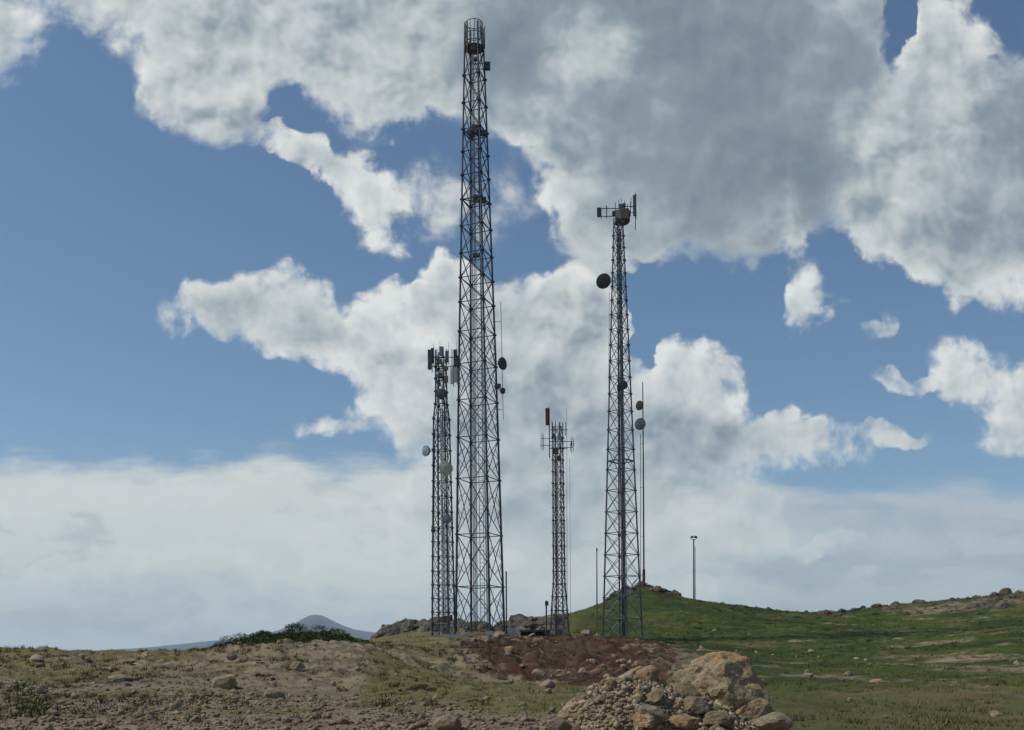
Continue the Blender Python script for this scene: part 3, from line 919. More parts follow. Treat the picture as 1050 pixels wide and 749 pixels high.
b = MB(); b.tube(T.at(519.0, 586, 0), T.at(519.4, 650, 0), .07, n=6); b.build('conduit', M['cable'], T.root)

# ---- the tower to its left
T = Site('lattice_tower', 455, 652, 97, 'crowded lattice tower left of the tallest, hung with many dishes', 'tower', GT)
ly = [640, 628, 614, 600, 586, 571, 556, 541, 525, 510, 494, 478, 462, 446, 430, 415, 402, 389, 377, 366]
lv = [0.0] + [T.z(y, 455) for y in ly]
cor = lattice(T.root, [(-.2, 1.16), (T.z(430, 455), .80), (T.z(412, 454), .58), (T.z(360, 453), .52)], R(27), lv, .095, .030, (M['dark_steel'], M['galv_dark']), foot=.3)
ladder(T.root, (-.25, -.55, .2), (-.10, -.3, T.z(380, 453)), M['galv'], .24, .42)
cables(T.root, (.15, -.3, .2), (.10, -.1, T.z(420, 453)), 6, .085, .028)
cables(T.root, T.at(460.5, 650, -.4), T.at(457.5, 400, -.2), 3, .09, .026)
b = MB(); b.tube(T.at(443, 655, -.3), T.at(446, 440, -.3), .045, n=6)
for y in (470, 530, 590): b.tube(T.at(445, y, -.3), T.at(450, y, -.1), .022, n=4)
b.build('feeder_pole', M['dark_steel'], T.root)
b = MB(); b.box((0.9, -.2, .02), (1.75, 1.25, .26), None, .03); b.build('foundation', M['blue_concrete'], T.root)
# head frame with arms and panels
b = MB()
for y in (366.5, 376): b.tube(T.at(438.5, y, -.3), T.at(470, y, -.3), .045, n=5); b.tube(T.at(446, y, .8), T.at(462, y, -1.2), .04, n=5)
for x in (448, 452.5, 458, 463.5): b.tube(T.at(x, 358, -.3), T.at(x, 392, -.3), .038, n=5)
b.build('head_frame', M['galv_dark'], T.root)
panel(T.root, T.at(440.6, 369, -.4), (.17, .12, .92), M['dark_panel'], label='dark panel antenna at the left end of the arms')
panel(T.root, T.at(443.2, 365, .3), (.11, .1, .72), M['dark_panel'])
panel(T.root, T.at(452.3, 360, -.5), (.17, .12, .40), M['blue_grey'])
panel(T.root, T.at(458, 366, -.2), (.13, .1, .55), M['galv'])
panel(T.root, T.at(466.6, 367, -.4), (.15, .12, .75), M['dark_panel'])
panel(T.root, T.at(470.0, 371, .2), (.10, .1, .55), M['dark_panel'])
panel(T.root, T.at(463.3, 384.5, -.5), (.13, .1, .85), M['white_panel'], label='tall white panel antenna under the arms')
panel(T.root, T.at(467.2, 384, -.2), (.13, .1, .75), M['white_panel'])
for (px, py, hx, hh, mt) in ((450.8, 371, .22, .2, 'brown_box'), (456.8, 378, .26, .16, 'brown_box'), (451.5, 385, .16, .22, 'dark_panel'), (457.5, 389, .18, .3, 'brown_box'), (450.3, 394, .14, .18, 'dark_panel')):
    b = MB(); b.box(T.at(px, py, -.6), (hx, .14, hh), None, .025); b.build('radio_unit', M[mt], T.root)
for px, y0 in ((444.5, 352), (451, 350), (460, 351), (468, 349)):
    b = MB(); b.tube(T.at(px, 372, -.3), T.at(px, y0, -.3), .022, .012, 5); b.build('whip_antenna', M['dark_panel'], T.root)
dish(T.root, T.at(452.2, 404, -.9), (-.15, -1, -.05), .47, .35, M['dark_dish'], M['dark_panel'], T.at(452.5, 404, -.2), 'black drum dish facing the viewer')
dish(T.root, T.at(436.5, 462.5, -.6), (-.75, -.65, 0), .50, .42, M['grey_dish'], M['blue_grey'], T.at(447, 462.5, -.2), 'grey dish on an arm to the left')
dish(T.root, T.at(457.3, 480.5, -1.0), (.25, -1, 0), .62, .40, M['grey_dish'], M['beige'], T.at(457, 480, -.2), 'beige dish in the middle')
dish(T.root, T.at(458.3, 532.5, -1.0), (.2, -1, 0), .40, .30, M['grey_dish'], M['blue_grey'], T.at(457.5, 532, -.2), 'blue grey dish lower down')
dish(T.root, T.at(444.2, 544, -.7), (-.5, -.85, 0), .24, .2, M['dark_dish'], M['dark_dish'], T.at(447.5, 544, -.2), 'smallest dark dish, lowest of all')

# ---- the small tower
T = Site('lattice_tower', 574, 656, 98, 'shortest lattice tower with a dark red panel raised at its top', 'tower', GT)
ly = [640, 626, 612, 599, 586, 573, 560, 547, 534, 521, 508, 496, 484, 472, 460, 449, 438]
lv = [0.0] + [T.z(y, 573) for y in ly]
cor = lattice(T.root, [(-.2, 1.02), (T.z(624, 573), .80), (T.z(597, 573), .60), (T.z(434, 571), .52)], R(22), lv, .075, .028, (M['galv_dark'], M['galv_dark']), foot=.26)
ladder(T.root, (.05, -.4, .2), (.0, -.2, T.z(450, 571)), M['galv'], .2, .4)
cables(T.root, (-.2, -.1, .2), (-.15, 0, T.z(465, 571)), 4, .08, .026)
b = MB(); b.box((-1.6, -.9, -.05), (2.75, 1.2, .16), None, .03); b.build('foundation', M['concrete'], T.root)
p = panel(T.root, T.at(561.2, 427.5, -.2), (.17, .08, .80), M['red_paint'], label='dark red panel on its own pole')
b = MB(); b.tube(T.at(563.6, 470, -.1), T.at(563.0, 420, -.1), .05, n=6); b.build('panel_pole', M['dark_steel'], T.root)
def dipole(root, c, side):
    b = MB(); c = Vector(c)
    b.tube(c - Vector((side * .75, 0, 0)), c + Vector((side * .25, 0, 0)), .03, n=5)
    for t in (0, .25): b.tube(c + Vector((side * t, 0, -.38)), c + Vector((side * t, 0, .38)), .028, n=5)
    b.tube(c + Vector((side * .1, 0, -.55)), c + Vector((side * .1, 0, .55)), .024, n=5)
    b.build('dipole_antenna', M['galv_dark'], root)
for px, py, sd in ((557.5, 450, -1), (557.5, 457, -1), (585.5, 453, 1), (585, 459, 1)):
    dipole(T.root, T.at(px, py, -.3), sd)
b = MB()
for y in (441, 453, 460): b.tube(T.at(563, y, -.5), T.at(582, y, -.5), .035, n=5)
for x in (566, 569.5, 573.5, 577, 580): b.tube(T.at(x, 447, -.5), T.at(x, 434 - (x % 3), -.5), .034, n=5)
b.build('head_frame', M['galv_dark'], T.root)
for (px, py, hx, hh, mt) in ((569.5, 463, .28, .24, 'dark_panel'), (574, 449, .2, .18, 'blue_grey'), (567.5, 447, .16, .16, 'dark_panel'), (572.5, 470, .15, .2, 'dark_panel')):
    b = MB(); b.box(T.at(px, py, -.6), (hx, .14, hh), None, .025); b.build('radio_unit', M[mt], T.root)
b = MB(); b.tube(T.at(581.6, 640, -.1), T.at(581, 418, -.1), .03, .015, 6)
for y in (460, 520, 580): b.tube(T.at(581.3, y, -.1), T.at(576, y, -.1), .02, n=4)
b.build('whip_antenna', M['galv'], T.root)
b = MB(); b.tube(T.at(585.0, 640, -.1), T.at(584.2, 470, -.1), .018, n=5); b.build('cable_run', M['galv'], T.root)

# ---- the second tallest tower
T = Site('lattice_tower', 638.5, 657, 105, 'second tallest lattice tower with a big dark round dish on its left', 'tower', GT)
ly = [635, 613, 591, 569, 547, 525, 503, 482, 461, 441, 422, 404, 387, 370, 354, 338, 323, 308, 294, 280, 267, 254, 242, 230]
lv = [0.0] + [T.z(y, 638) for y in ly]
cor = lattice(T.root, [(-.3, 2.03), (T.z(600, 638), 1.78), (T.z(400, 637.5), 1.08), (T.z(224, 637), .44)], R(-90 + 3), lv, .095, .034, (M['galv_dark'], M['galv']), foot=.34)
cables(T.root, (0.0, -1.60, .1), (0.0, -.25, T.z(236, 637)), 6, .08, .036)
ladder(T.root, (.10, -1.7, .2), (.02, -.32, T.z(240, 637)), M['galv_dark'], .2, .4)
b = MB()
for k in range(4): b.tube(cor(k, T.z(473, 638)), cor((k + 1) % 4, T.z(473, 638)), .08, n=5)
b.build('ring_frame', M['galv'], T.root)
b = MB(); b.lathe([(0, .72), (.08, .72)], T.at(637.5, 229, 0), (0, 0, 1), 16); b.build('platform', M['dark_steel'], T.root)
for (px, py, hx, hh, dy, mt) in ((634.3, 221, .30, .46, -.4, 'leaf'), (640.3, 220, .42, .52, -.5, 'brown_box'), (637, 213, .22, .28, -.2, 'galv_dark'), (643.5, 225, .22, .26, -.1, 'dark_panel'), (631.5, 219.5, .2, .2, -.1, 'dark_panel')):
    b = MB(); b.box(T.at(px, py, dy), (hx, .25, hh), None, .03); b.build('equipment_box', M['grey_dish' if mt == 'leaf' else mt], T.root)
for (px, py, hx, hh, dy) in ((632.5, 226, .16, .22, -.5), (638.5, 228, .2, .16, -.6), (645, 219, .12, .30, -.2), (629, 219, .12, .2, -.3), (640, 211, .14, .2, .1)):
    b = MB(); b.box(T.at(px, py, dy), (hx, .15, hh), None, .025); b.build('radio_unit', M['dark_panel'], T.root)
b = MB()
for px, y0, y1 in ((631, 208, 228), (634.5, 205, 226), (640.5, 206, 226), (643.5, 209, 228), (646.5, 207, 222)): b.tube(T.at(px, y1, -.2), T.at(px, y0, -.2), .035, n=5)
b.build('antenna_poles', M['dark_steel'], T.root)
b = MB()
for y in (214, 222): b.tube(T.at(613, y, -.2), T.at(634, y, -.2), .045, n=5)
b.tube(T.at(622, 224, -.2), T.at(622, 211, -.2), .05, n=5); b.tube(T.at(640, 212, -.2), T.at(650, 212, -.2), .045, n=5); b.tube(T.at(640, 218, -.2), T.at(650, 218, -.2), .035, n=5)
b.build('side_arm', M['dark_steel'], T.root)
panel(T.root, T.at(614.2, 218, -.3), (.20, .12, .46), M['dark_panel'], label='short dark panel at the end of the left arm')
panel(T.root, T.at(650.6, 211, -.3), (.15, .1, 1.05), M['galv_dark'], label='tall panel antenna on the right arm')
b = MB(); b.tube(T.at(651.6, 236, -.2), T.at(651.6, 198, -.2), .04, n=5); b.tube(T.at(647, 214, -.2), T.at(647, 203, -.2), .03, n=5); b.tube(T.at(637, 214, 0), T.at(637, 204, 0), .03, n=5); b.build('whip_antenna', M['dark_panel'], T.root)
dish(T.root, T.at(618.8, 288.5, -.9), (-.42, -.9, 0), .74, .50, M['dark_dish'], M['dark_dish'], T.at(630.5, 288, -.1), 'big dark round dish')
dish(T.root, T.at(639.3, 395, -1.3), (.1, -1, 0), .42, .35, M['dark_dish'], M['dark_panel'], T.at(638, 395, -.6), 'black drum dish facing the viewer')
b = MB(); b.box(T.at(634.8, 398, -1.0), (.2, .15, .3), None, .03); b.build('equipment_box', M['dark_panel'], T.root)
b = MB(); b.tube(T.at(624.8, 300, 0), T.at(624.2, 400, 0), .022, n=5); b.build('cable_run', M['cable'], T.root)

# ---- slim mast on the summit, poles
T = Site('antenna_mast', 660, 606, 148, 'slim tubular mast with a red foot behind the second tallest tower', 'mast')
b = MB(); b.tube(T.at(660.2, 588), T.at(659.6, 470), .13, .11, 8); b.tube(T.at(659.6, 470), T.at(659, 392), .10, .07, 8); b.build('pole', M['galv_dark'], T.root)
b = MB(); b.tube((0, 0, -1.0), T.at(660.2, 584), .22, .20, 10); b.build('foot_sleeve', M['red_paint'], T.root)
b = MB(); b.tube(T.at(656.8, 600, .3), T.at(656.8, 445, .3), .045, n=5)
for y in (455, 500, 550, 590): b.tube(T.at(656.8, y, .3), T.at(660, y, 0), .03, n=4)
b.build('feeder_pole', M['galv_dark'], T.root)
dish(T.root, T.at(655.6, 416, -.5), (-.75, -.6, 0), .66, .55, M['dark_dish'], M['dark_dish'], T.at(659.4, 416), 'upper of its two dishes')
dish(T.root, T.at(656.4, 435, -.6), (-.55, -.8, 0), .82, .60, M['dark_dish'], M['slate'], T.at(659.5, 435), 'lower and larger dish')
T = Site('pole', 612, 640, 120, 'thin bare pole just left of the second tallest tower', 'pole')
b = MB(); b.tube((0, 0, -.6), T.at(612, 563), .09, .06, 8); b.build('shaft', M['galv_dark'], T.root)
b = MB(); b.tube(T.at(612, 565), T.at(612, 562.3), .10, .09, 8); b.build('cap', M['dark_panel'], T.root)
T = Site('pole', 711.5, 617, 164, 'pole with small lamps at its top alone on the green ridge', 'pole')
b = MB(); b.tube((0, 0, -.8), T.at(711.3, 553), .15, .10, 8); b.build('shaft', M['galv_dark'], T.root)
b = MB(); b.tube(T.at(713.2, 617, .2), T.at(712.8, 560, .2), .045, n=5)
for y in (565, 585, 605): b.tube(T.at(713.1, y, .2), T.at(711.4, y), .035, n=4)
b.build('conduit', M['galv'], T.root)
b = MB(); b.tube(T.at(709.4, 553.5), T.at(713.8, 553.5), .05, n=5); b.build('cross_arm', M['dark_steel'], T.root)
for px, sx in ((709.6, -1), (713.4, 1)):
    b = MB(); b.box(T.at(px, 551), (.24, .2, .17), Matrix.Rotation(.35 * sx, 3, 'Y'), .05); b.build('lamp_head', M['galv_dark'], T.root)
T = Site('post', 560.3, 656, 97.2, 'short dark post beside the shortest lattice tower', 'post')
b = MB(); b.tube((0, 0, -.5), T.at(560.2, 616), .085, .075, 8); b.build('shaft', M['dark_steel'], T.root)
b = MB(); b.box(T.at(560.6, 619, -.1), (.16, .12, .2), None, .02); b.build('junction_box', M['dark_panel'], T.root)

# ---- low shelter between the towers
T = Site('equipment_shelter', 541, 655, 101.5, 'low concrete shelter with a dark opening between two towers', 'shelter')
b = MB()
b.box((-1.30, 0, .25), (.62, .8, .85), None, .03); b.build('end_block', M['concrete'], T.root)
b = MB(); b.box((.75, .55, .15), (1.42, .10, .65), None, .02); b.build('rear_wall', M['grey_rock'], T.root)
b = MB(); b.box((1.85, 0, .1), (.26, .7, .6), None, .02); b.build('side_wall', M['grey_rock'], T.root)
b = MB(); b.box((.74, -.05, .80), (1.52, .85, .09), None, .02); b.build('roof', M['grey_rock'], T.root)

# ------------------------------------------------------------------ rocks
def rock_mesh(name, seed, sub=3, chops=9, stretch=(1, .85, .7), rough=.16):
    rnd = random.Random(seed)
    bm = bmesh.new()
    bmesh.ops.create_icosphere(bm, subdivisions=sub, radius=1)
    planes = []
    for _ in range(chops):
        n = Vector((rnd.gauss(0, 1), rnd.gauss(0, 1), rnd.gauss(0, 1))).normalized()
        planes.append((n, rnd.uniform(.60, .90)))
    off = Vector((rnd.random() * 50, rnd.random() * 50, rnd.random() * 50))
    for v in bm.verts:
        p = v.co.copy()
        for n, dd in planes:
            e = p.dot(n) - dd
            if e > 0: p -= n * e * .97
        s1 = mnoise.fractal(v.co * 1.3 + off, 1.0, 2.0, 3) * rough
        s2 = mnoise.fractal(v.co * 4.5 + off, 1.0, 2.0, 4) * rough * .35
        s2 -= max(0.0, .06 - abs(mnoise.noise(v.co * 1.7 - off))) * rough * 4.0
        p *= 1 + s1 + s2
        v.co = Vector((p.x * stretch[0], p.y * stretch[1], p.z * stretch[2]))
    me = bpy.data.meshes.new(name)
    bm.to_mesh(me); bm.free()
    return me

def rock_set(name, mat, n, sub, seed, **kw):
    out_ = []
    for i in range(n):
        me = rock_mesh(name, seed + i, sub, stretch=(random.uniform(.9, 1.25), random.uniform(.75, 1.0), random.uniform(.55, .85)), **kw)
        me.materials.append(mat)
        out_.append(me)
    return out_

def put_rock(me, name, x, y, s, sink=.25, rot=None, z=None, label=None, cat='rock', group=None, tilt=.35):
    o = bpy.data.objects.new(name, me)
    C.objects.link(o)
    zz = (hz(x, y) if z is None else z)
    o.location = (x, y, zz + s * (.6 - sink))
    o.rotation_euler = rot or (random.uniform(-tilt, tilt), random.uniform(-tilt, tilt), random.uniform(0, 6.28))
    o.scale = (s, s, s)
    return tag(o, label, cat, group)

# the big boulder on the heap and its neighbours
def hero(px, py, d, s, seed, stretch, label, mat='boulder', rough=.14, chops=12, rz=0.0, sub=5):
    me = rock_mesh('boulder', seed, sub, chops, stretch, rough)
    me.materials.append(M[mat])
    o = bpy.data.objects.new('boulder', me); C.objects.link(o)
    o.location = P(px, py, d); o.scale = (s, s, s); o.rotation_euler = (0, 0, rz)
    return tag(o, label, 'boulder')
hero(744, 713, 13.6, .75, 33, (1.02, .85, .80), 'largest tan boulder with orange patches crowning the rubble heap', rough=.17, chops=13, rz=.5)
hero(772, 733, 12.9, .27, 9, (1.1, .8, .8), 'grey brown boulder wedged under the right end of the largest boulder')
hero(704, 717, 12.9, .22, 12, (.9, .8, .95), 'pale blocky boulder under the left end of the largest boulder')
hero(574, 745, 11.9, .14, 15, (1.2, .8, .75), 'small orange beige boulder at the left foot of the heap', 'pink_rock', sub=4)
hero(602, 738, 12.4, .17, 18, (1.3, .8, .6), 'long pale slab on the left slope of the heap', 'tan_rock', sub=4)
hero(790, 742, 12.2, .2, 21, (1.2, .9, .7), 'tan boulder at the right foot of the heap', 'tan_rock', sub=4)
hero(652, 693, 13.7, .17, 25, (1.2, .9, .8), 'pale boulder on the left crest of the heap', 'tan_rock', sub=4)
hero(620, 718, 12.9, .13, 28, (1.2, .9, .8), 'rough tan boulder halfway down the left slope of the heap', 'tan_rock', sub=4)

SM = rock_set('rubble_stone', M['tan_rock'], 10, 3, 100, chops=10)
rnd = random.Random(3)
k = 0
while k < 190:
    x = HEAP.x + rnd.gauss(-.25, .85); y = HEAP.y + rnd.gauss(-.45, .65)
    if heap_h(np.array([x]), np.array([y]))[0] < .12: continue
    s = min(.20, .040 * math.exp(rnd.gauss(.25, .65)))
    put_rock(SM[k % 10], 'rubble_stone', x, y, s, .2, tilt=.7, label='broken tan stone lying loose on the rubble heap', cat='stone', group='loose stones of the rubble heap')
    k += 1

def stone_stuff(name, mat, pts, sizes, label, cat):
    """thousands of loose stones as one object"""
    rng = np.random.default_rng(5)
    base = np.array([(1, 0, 0), (-1, 0, 0), (0, 1, 0), (0, -1, 0), (0, 0, 1), (0, 0, -1)], float)
    tri = np.array([(0, 2, 4), (2, 1, 4), (1, 3, 4), (3, 0, 4), (2, 0, 5), (1, 2, 5), (3, 1, 5), (0, 3, 5)])
    n = len(pts)
    v = base[None] * rng.uniform(.55, 1.2, (n, 6, 1)) + rng.normal(0, .22, (n, 6, 3))
    v[..., 2] *= .7
    a = rng.uniform(0, 6.28, n); ca, sa = np.cos(a)[:, None], np.sin(a)[:, None]
    x = v[..., 0] * ca - v[..., 1] * sa; y = v[..., 0] * sa + v[..., 1] * ca
    v = np.stack([x, y, v[..., 2]], -1) * sizes[:, None, None] + pts[:, None, :]
    f = tri[None] + (np.arange(n) * 6)[:, None, None]
    return tag(link(name, mesh_np(name, v.reshape(-1, 3), f.reshape(-1, 3)), mat), label, cat, kind='stuff')

rng = np.random.default_rng(21)
n = 15000
x = HEAP.x + rng.normal(-.25, 1.2, n); y = HEAP.y + rng.normal(-.35, .85, n)
ok = heap_h(x, y) > rng.uniform(.03, .3, n)
x, y = x[ok], y[ok]
sz = np.clip(np.exp(rng.normal(-3.9, .6, len(x))), .008, .08)
stone_stuff('rubble', M['tan_rock'], np.stack([x, y, height(x, y) + sz * .3], -1), sz, 'tan rubble chips covering the foreground heap', 'rubble')
# gravel across the bottom left
n = 26000
d = rng.uniform(20.5, 70, n) ; A_ = rng.uniform(-.52, .12, n)
x, y = A_ * d, d
g_, r_, k_, gv_, hp_ = soil(x, y, height(x, y))
ok = rng.random(n) < np.clip(gv_ * (1.1 - g_) * np.where(d < 40, 1, .5), 0, 1)
x, y = x[ok], y[ok]
sz = np.clip(np.exp(rng.normal(-3.3, .65, len(x))), .012, .20)
stone_stuff('gravel', M['brown_rock'], np.stack([x, y, height(x, y) + sz * .2], -1), sz, 'brownish gravel strewn over the bare ground at front left', 'gravel')

GM = rock_set('rock', M['grey_rock'], 7, 4, 300, chops=11, rough=.2)
TM = rock_set('rock', M['tan_rock'], 7, 3, 400, chops=10)
PM = rock_set('rock', M['pink_rock'], 5, 3, 500, chops=10)
def field(ms, n, pxr, dr, sr, label, group, seed, name='rock', cat='rock', sink=.3, outs=.72):
    rnd = random.Random(seed)
    for i in range(n):
        px = rnd.uniform(*pxr); d = rnd.uniform(*dr)
        v = P(px, PPY, d)
        s = sr[0] * (sr[1] / sr[0]) ** (rnd.random() ** 1.7)
        put_rock(ms[i % len(ms)], name, v.x, v.y, s, outs if name == 'outcrop_rock' else sink, label=label, cat=cat, group=group)
field(GM, 60, (394, 500), (106, 118), (.6, 2.2), 'grey rock of the outcrop behind the left towers', 'grey outcrop rocks behind the left towers', 1, 'outcrop_rock')
field(GM, 44, (512, 575), (112, 128), (.6, 2.0), 'grey rock of the outcrop behind the shortest tower', 'grey outcrop rocks behind the shortest tower', 2, 'outcrop_rock')
field(GM, 26, (622, 696), (146, 153), (.4, 1.3), 'dark rock of the summit outcrop by the slim mast', 'dark summit rocks by the slim mast', 3, 'outcrop_rock')
field(GM, 26, (735, 850), (150, 164), (.3, .9), 'dark rock along the middle of the green ridge crest', 'dark rocks along the ridge crest', 4, 'outcrop_rock')
field(GM, 70, (840, 1060), (134, 158), (.3, 1.3), 'brown grey rock of the outcrop on the right ridge', 'outcrop rocks on the right ridge', 5, 'outcrop_rock')
field(PM, 44, (465, 690), (58, 87), (.10, .42), 'pale stone on the red earth bank', 'pale stones on the red earth bank', 6)
field(TM, 60, (-10, 420), (36, 78), (.10, .42), 'tan stone scattered on the bare brown ground at left', 'stones scattered on the bare brown ground', 7)
field(PM, 26, (10, 380), (25, 38), (.06, .20), 'pale stone lying in the gravel at the front left', 'larger stones in the front gravel', 8)
field(TM, 10, (430, 600), (30, 55), (.08, .25), 'pale stone lying on the dry grass flat', 'pale stones on the dry grass flat', 9)
field(TM, 18, (690, 900), (45, 130), (.15, .45), 'pale stone lying in the green hillside grass', 'pale stones in the hillside grass', 10)
for px, py, d, s, lab, ms in ((560, 708, 46, .42, 'flat white stone lying alone on the grass flat', PM), (230, 715, 42, .55, 'rounded pale boulder on the lower slope of the brown mound', TM), (602, 661, 84, .55, 'pale block on the crest of the red earth bank', PM),
                          (512, 662, 85, .55, 'pale boulder at the top of the red bank below the tallest tower', PM), (500, 676, 76, .50, 'pale boulder halfway down the red bank', PM), (122, 705, 45, .42, 'tan boulder beside a dark bush at left', TM),
                          (458, 746, 22.5, .34, 'brownish stone at the bottom edge of the grass flat', PM), (38, 690, 56, .5, 'pale streaked stone near the left edge', TM)):
    v = P(px, PPY, d)
    put_rock(ms[int(px) % len(ms)], 'boulder', v.x, v.y, s, .3, label=lab, cat='boulder', tilt=.2)

# ------------------------------------------------------------------ shrubs
def shrub_mesh(name, seed, n=3200, flat=.62):
    rng = np.random.default_rng(seed)
    lobes = rng.normal(0, .42, (9, 3)); lobes[:, 2] = np.abs(lobes[:, 2]) * .8
    rad = rng.uniform(.28, .5, 9)
    i = rng.integers(0, 9, n)
    dv = rng.normal(0, 1, (n, 3)); dv /= np.linalg.norm(dv, axis=1)[:, None]
    c = lobes[i] + dv * (rad[i] * rng.uniform(.55, 1.06, n))[:, None]
    c[:, 2] = np.abs(c[:, 2]) * flat + .02
    a = rng.normal(0, 1, (n, 3)); a /= np.linalg.norm(a, axis=1)[:, None]
    b = np.cross(a, rng.normal(0, 1, (n, 3))); b /= np.linalg.norm(b, axis=1)[:, None]
    s = rng.uniform(.022, .05, n)[:, None]
    v = np.stack([c - a * s * 1.3, c + b * s * .6, c + a * s * 1.3, c - b * s * .6], 1).reshape(-1, 3)
    f = np.arange(n * 4).reshape(n, 4)
    return mesh_np(name, v, f)
SHD = []
for i in range(4):
    me = shrub_mesh('shrub', 60 + i); me.materials.append(M['leaf_dark']); SHD.append(me)
SHO = []
for i in range(4):
    me = shrub_mesh('shrub', 80 + i, 2200, .5); me.materials.append(M['leaf_olive']); SHO.append(me)
def put_shrub(me, px, d, s, label, group=None, tall=1.0):
    v = P(px, PPY, d)
    o = bpy.data.objects.new('shrub', me); C.objects.link(o)
    o.location = (v.x, v.y, hz(v.x, v.y) - .05); o.scale = (s, s, s * tall); o.rotation_euler = (0, 0, random.uniform(0, 6.28))
    return tag(o, label, 'shrub', group)
for i, (px, s) in enumerate(((232, .7), (243, .9), (254, 1.1), (264, 1.3), (274, 1.45), (284, 1.5), (294, 1.35), (303, 1.3), (313, 1.25), (322, 1.2), (332, 1.15), (341, 1.2), (350, 1.15), (357, .9), (238, .8), (269, 1.3), (289, 1.4), (317, 1.1), (346, 1.1), (249, 1.0), (259, 1.2), (279, 1.5), (299, 1.35), (308, 1.3), (327, 1.2), (337, 1.2), (354, 1.0))):
    put_shrub(SHD[i % 4], px, 79 + (i * 37 % 7), s * 1.42, 'dark green shrub in the thicket on the skyline behind the brown mound', 'skyline shrubs behind the brown mound', .95)
for px, d, s, lab in ((433, 44, .75, 'wide low olive bush on the dry grass flat left of centre'), (497, 42, .45, 'smaller olive bush right of the wide one on the grass flat'), (485, 33, .35, 'little olive bush at the front edge of the grass flat'),
                      (131, 45, .42, 'small dark bush among stones on the left slope'), (165, 56, .45, 'small olive bush on the left slope below the crest'), (268, 47, .5, 'dark bush at the foot of the brown mound'),
                      (720, 60, .45, 'small green bush just behind the largest boulder'), (395, 60, .6, 'olive bush in the dip beside the brown mound')):
    put_shrub((SHD if 'dark' in lab else SHO)[int(px) % 4], px, d, s, lab, tall=.7)
field_rng = random.Random(31)
for i in range(16):
    put_shrub(SHO[i % 4], field_rng.uniform(-5, 420), field_rng.uniform(42, 78), field_rng.uniform(.25, .5), 'low olive bush dotted over the bare left slope', 'low bushes of the left slope', .6)
for i in range(14):
    put_shrub(SHD[i % 4], field_rng.uniform(640, 1040), field_rng.uniform(95, 150), field_rng.uniform(.3, .65), 'small dark bush on the green hillside', 'small bushes of the green hillside', .6)

# ------------------------------------------------------------------ grass
def grass(name, mat, n, Ar, dr, hr, wr, seed, label, lush=None):
    rng = np.random.default_rng(seed)
    d = np.exp(rng.uniform(math.log(dr[0]), math.log(dr[1]), n)); A_ = rng.uniform(*Ar, n)
    x, y = A_ * d, d
    z = height(x, y)
    g_, r_, k_, gv_, hp_ = soil(x, y, z)
    pr = np.clip(g_ * 1.4 - .25, 0, 1) * smoothstep(-.16, .12, fbm(x, y, 2.2, 3, .5, 19))
    if lush is not None:
        t = smoothstep(.02, .16, A_ + fbm(x, y, 12, 3, .5, 29) * .12); t = t * smoothstep(36, 90, d); pr = pr * (t if lush else 1 - t)
    pr = pr * (heap_h(x, y) < .1) * smoothstep(-.12, .16, fbm(x, y, .8, 3, .6, 119)) * np.where(d < 50, .55, 1)
    ok = rng.random(n) < pr
    x, y, z, d = x[ok], y[ok], z[ok], d[ok]; n = len(x)
    h = rng.uniform(*hr, n) * (d / dr[0]) ** .35; w = rng.uniform(*wr, n) * (d / dr[0]) ** .5
    a = rng.uniform(0, 6.28, n); lx, ly_ = rng.normal(0, .45, n) * h, rng.normal(0, .45, n) * h
    dx, dy = np.cos(a) * w, np.sin(a) * w
    v = np.stack([np.stack([x - dx, y - dy, z - .03], -1), np.stack([x + dx, y + dy, z - .03], -1), np.stack([x + lx, y + ly_, z + h], -1)], 1).reshape(-1, 3)
    f = np.arange(n * 3).reshape(n, 3)
    return tag(link(name, mesh_np(name, v, f), mat), label, 'grass', kind='stuff')
grass('dry_grass', M['grass_dry'], 170000, (-.50, .52), (20, 105), (.04, .13), (.008, .022), 3, 'short dry olive grass of the flat and the left slopes', False)
grass('green_grass', M['grass_green'], 210000, (.0, .52), (40, 175), (.04, .11), (.012, .03), 4, 'green grass covering the hillside at right', True)

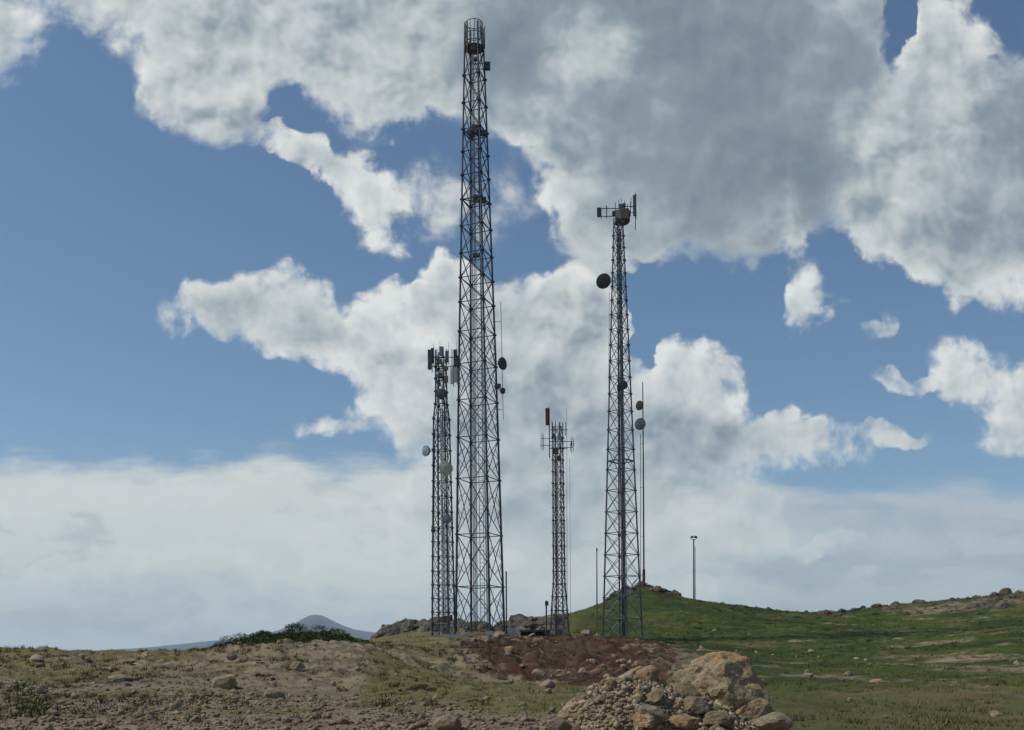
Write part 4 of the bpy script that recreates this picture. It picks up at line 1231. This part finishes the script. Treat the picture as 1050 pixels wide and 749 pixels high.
def tufts(name, mat, n, Ar, dr, hr, per, seed, label, hill=False):
    """ragged clumps of dry stalks and low scrub"""
    rng = np.random.default_rng(seed)
    d = np.sqrt(rng.uniform(dr[0] ** 2, dr[1] ** 2, n)); A_ = rng.uniform(*Ar, n)
    x, y = A_ * d, d
    ok = (fbm(x, y, 6, 4, .55, 44 + seed) > rng.uniform(-.12, .10, n)) & (heap_h(x, y) < .1)
    x, y, d = x[ok], y[ok], d[ok]
    n = len(x)
    h = hr[0] * (hr[1] / hr[0]) ** (rng.random(n) ** 1.6)
    X = np.repeat(x, per) + rng.normal(0, .33, n * per) * np.repeat(h, per) * 1.3
    Y = np.repeat(y, per) + rng.normal(0, .33, n * per) * np.repeat(h, per) * 1.3
    H = np.repeat(h, per) * rng.uniform(.5, 1.1, n * per)
    Z = height(X, Y) - .03
    m = n * per
    a = rng.uniform(0, 6.28, m); w = H * rng.uniform(.05, .12, m)
    lx, ly_ = rng.normal(0, .55, m) * H, rng.normal(0, .55, m) * H
    dx, dy = np.cos(a) * w, np.sin(a) * w
    v = np.stack([np.stack([X - dx, Y - dy, Z], -1), np.stack([X + dx, Y + dy, Z], -1), np.stack([X + lx, Y + ly_, Z + H], -1)], 1).reshape(-1, 3)
    return tag(link(name, mesh_np(name, v, np.arange(m * 3).reshape(m, 3)), mat), label, 'scrub', kind='stuff')
tufts('scrub', M['leaf_olive'], 5200, (-.52, -.02), (26, 84), (.07, .34), 26, 1, 'ragged dark olive scrub over the left slopes')
tufts('straw', M['grass_dry'], 4500, (-.52, .10), (24, 84), (.06, .26), 22, 2, 'straw coloured tufts over the left slopes')
tufts('scrub', M['leaf_dark'], 2600, (.03, .50), (80, 168), (.10, .42), 22, 3, 'dark scrub scattered over the green hillside')
tufts('scrub', M['leaf_olive'], 1500, (.10, .52), (24, 85), (.06, .26), 24, 4, 'olive scrub tufts in the grass at right')
for i in range(12):
    put_shrub(SHD[i % 4], 626 + i * 6.2, 148 + (i * 5 % 4), .55 + .25 * (i * 7 % 5) / 4, 'dark shrub growing between the summit rocks', 'shrubs between the summit rocks', .8)
tufts('straw', M['grass_dry'], 2600, (.08, .52), (22, 90), (.05, .20), 22, 5, 'straw coloured tufts in the grass at right')
field(TM, 40, (640, 1060), (24, 100), (.05, .28), 'small tan stone half hidden in the grass at right', 'small stones in the grass at right', 12)
tufts('scrub', M['leaf_olive'], 1300, (-.06, .16), (54, 90), (.08, .30), 22, 6, 'olive scrub tufts growing on the red earth bank')
for i, (px, py, d, sz_, lab) in enumerate(((640, 722, 12.6, .20, 'broad flat slab in the middle of the heap face'), (672, 712, 12.9, .17, 'angular chunk below the left crest of the heap'), (660, 740, 12.2, .19, 'large chunk low in the middle of the heap'),
                                    (700, 741, 12.2, .17, 'pale chunk at the bottom below the largest boulder'), (735, 738, 12.4, .16, 'rounded chunk in front of the largest boulder'))):
    hero(px, py, d, sz_, 40 + i * 3, (1.25, .9, .62), lab, 'tan_rock', sub=4, rz=i * .8)
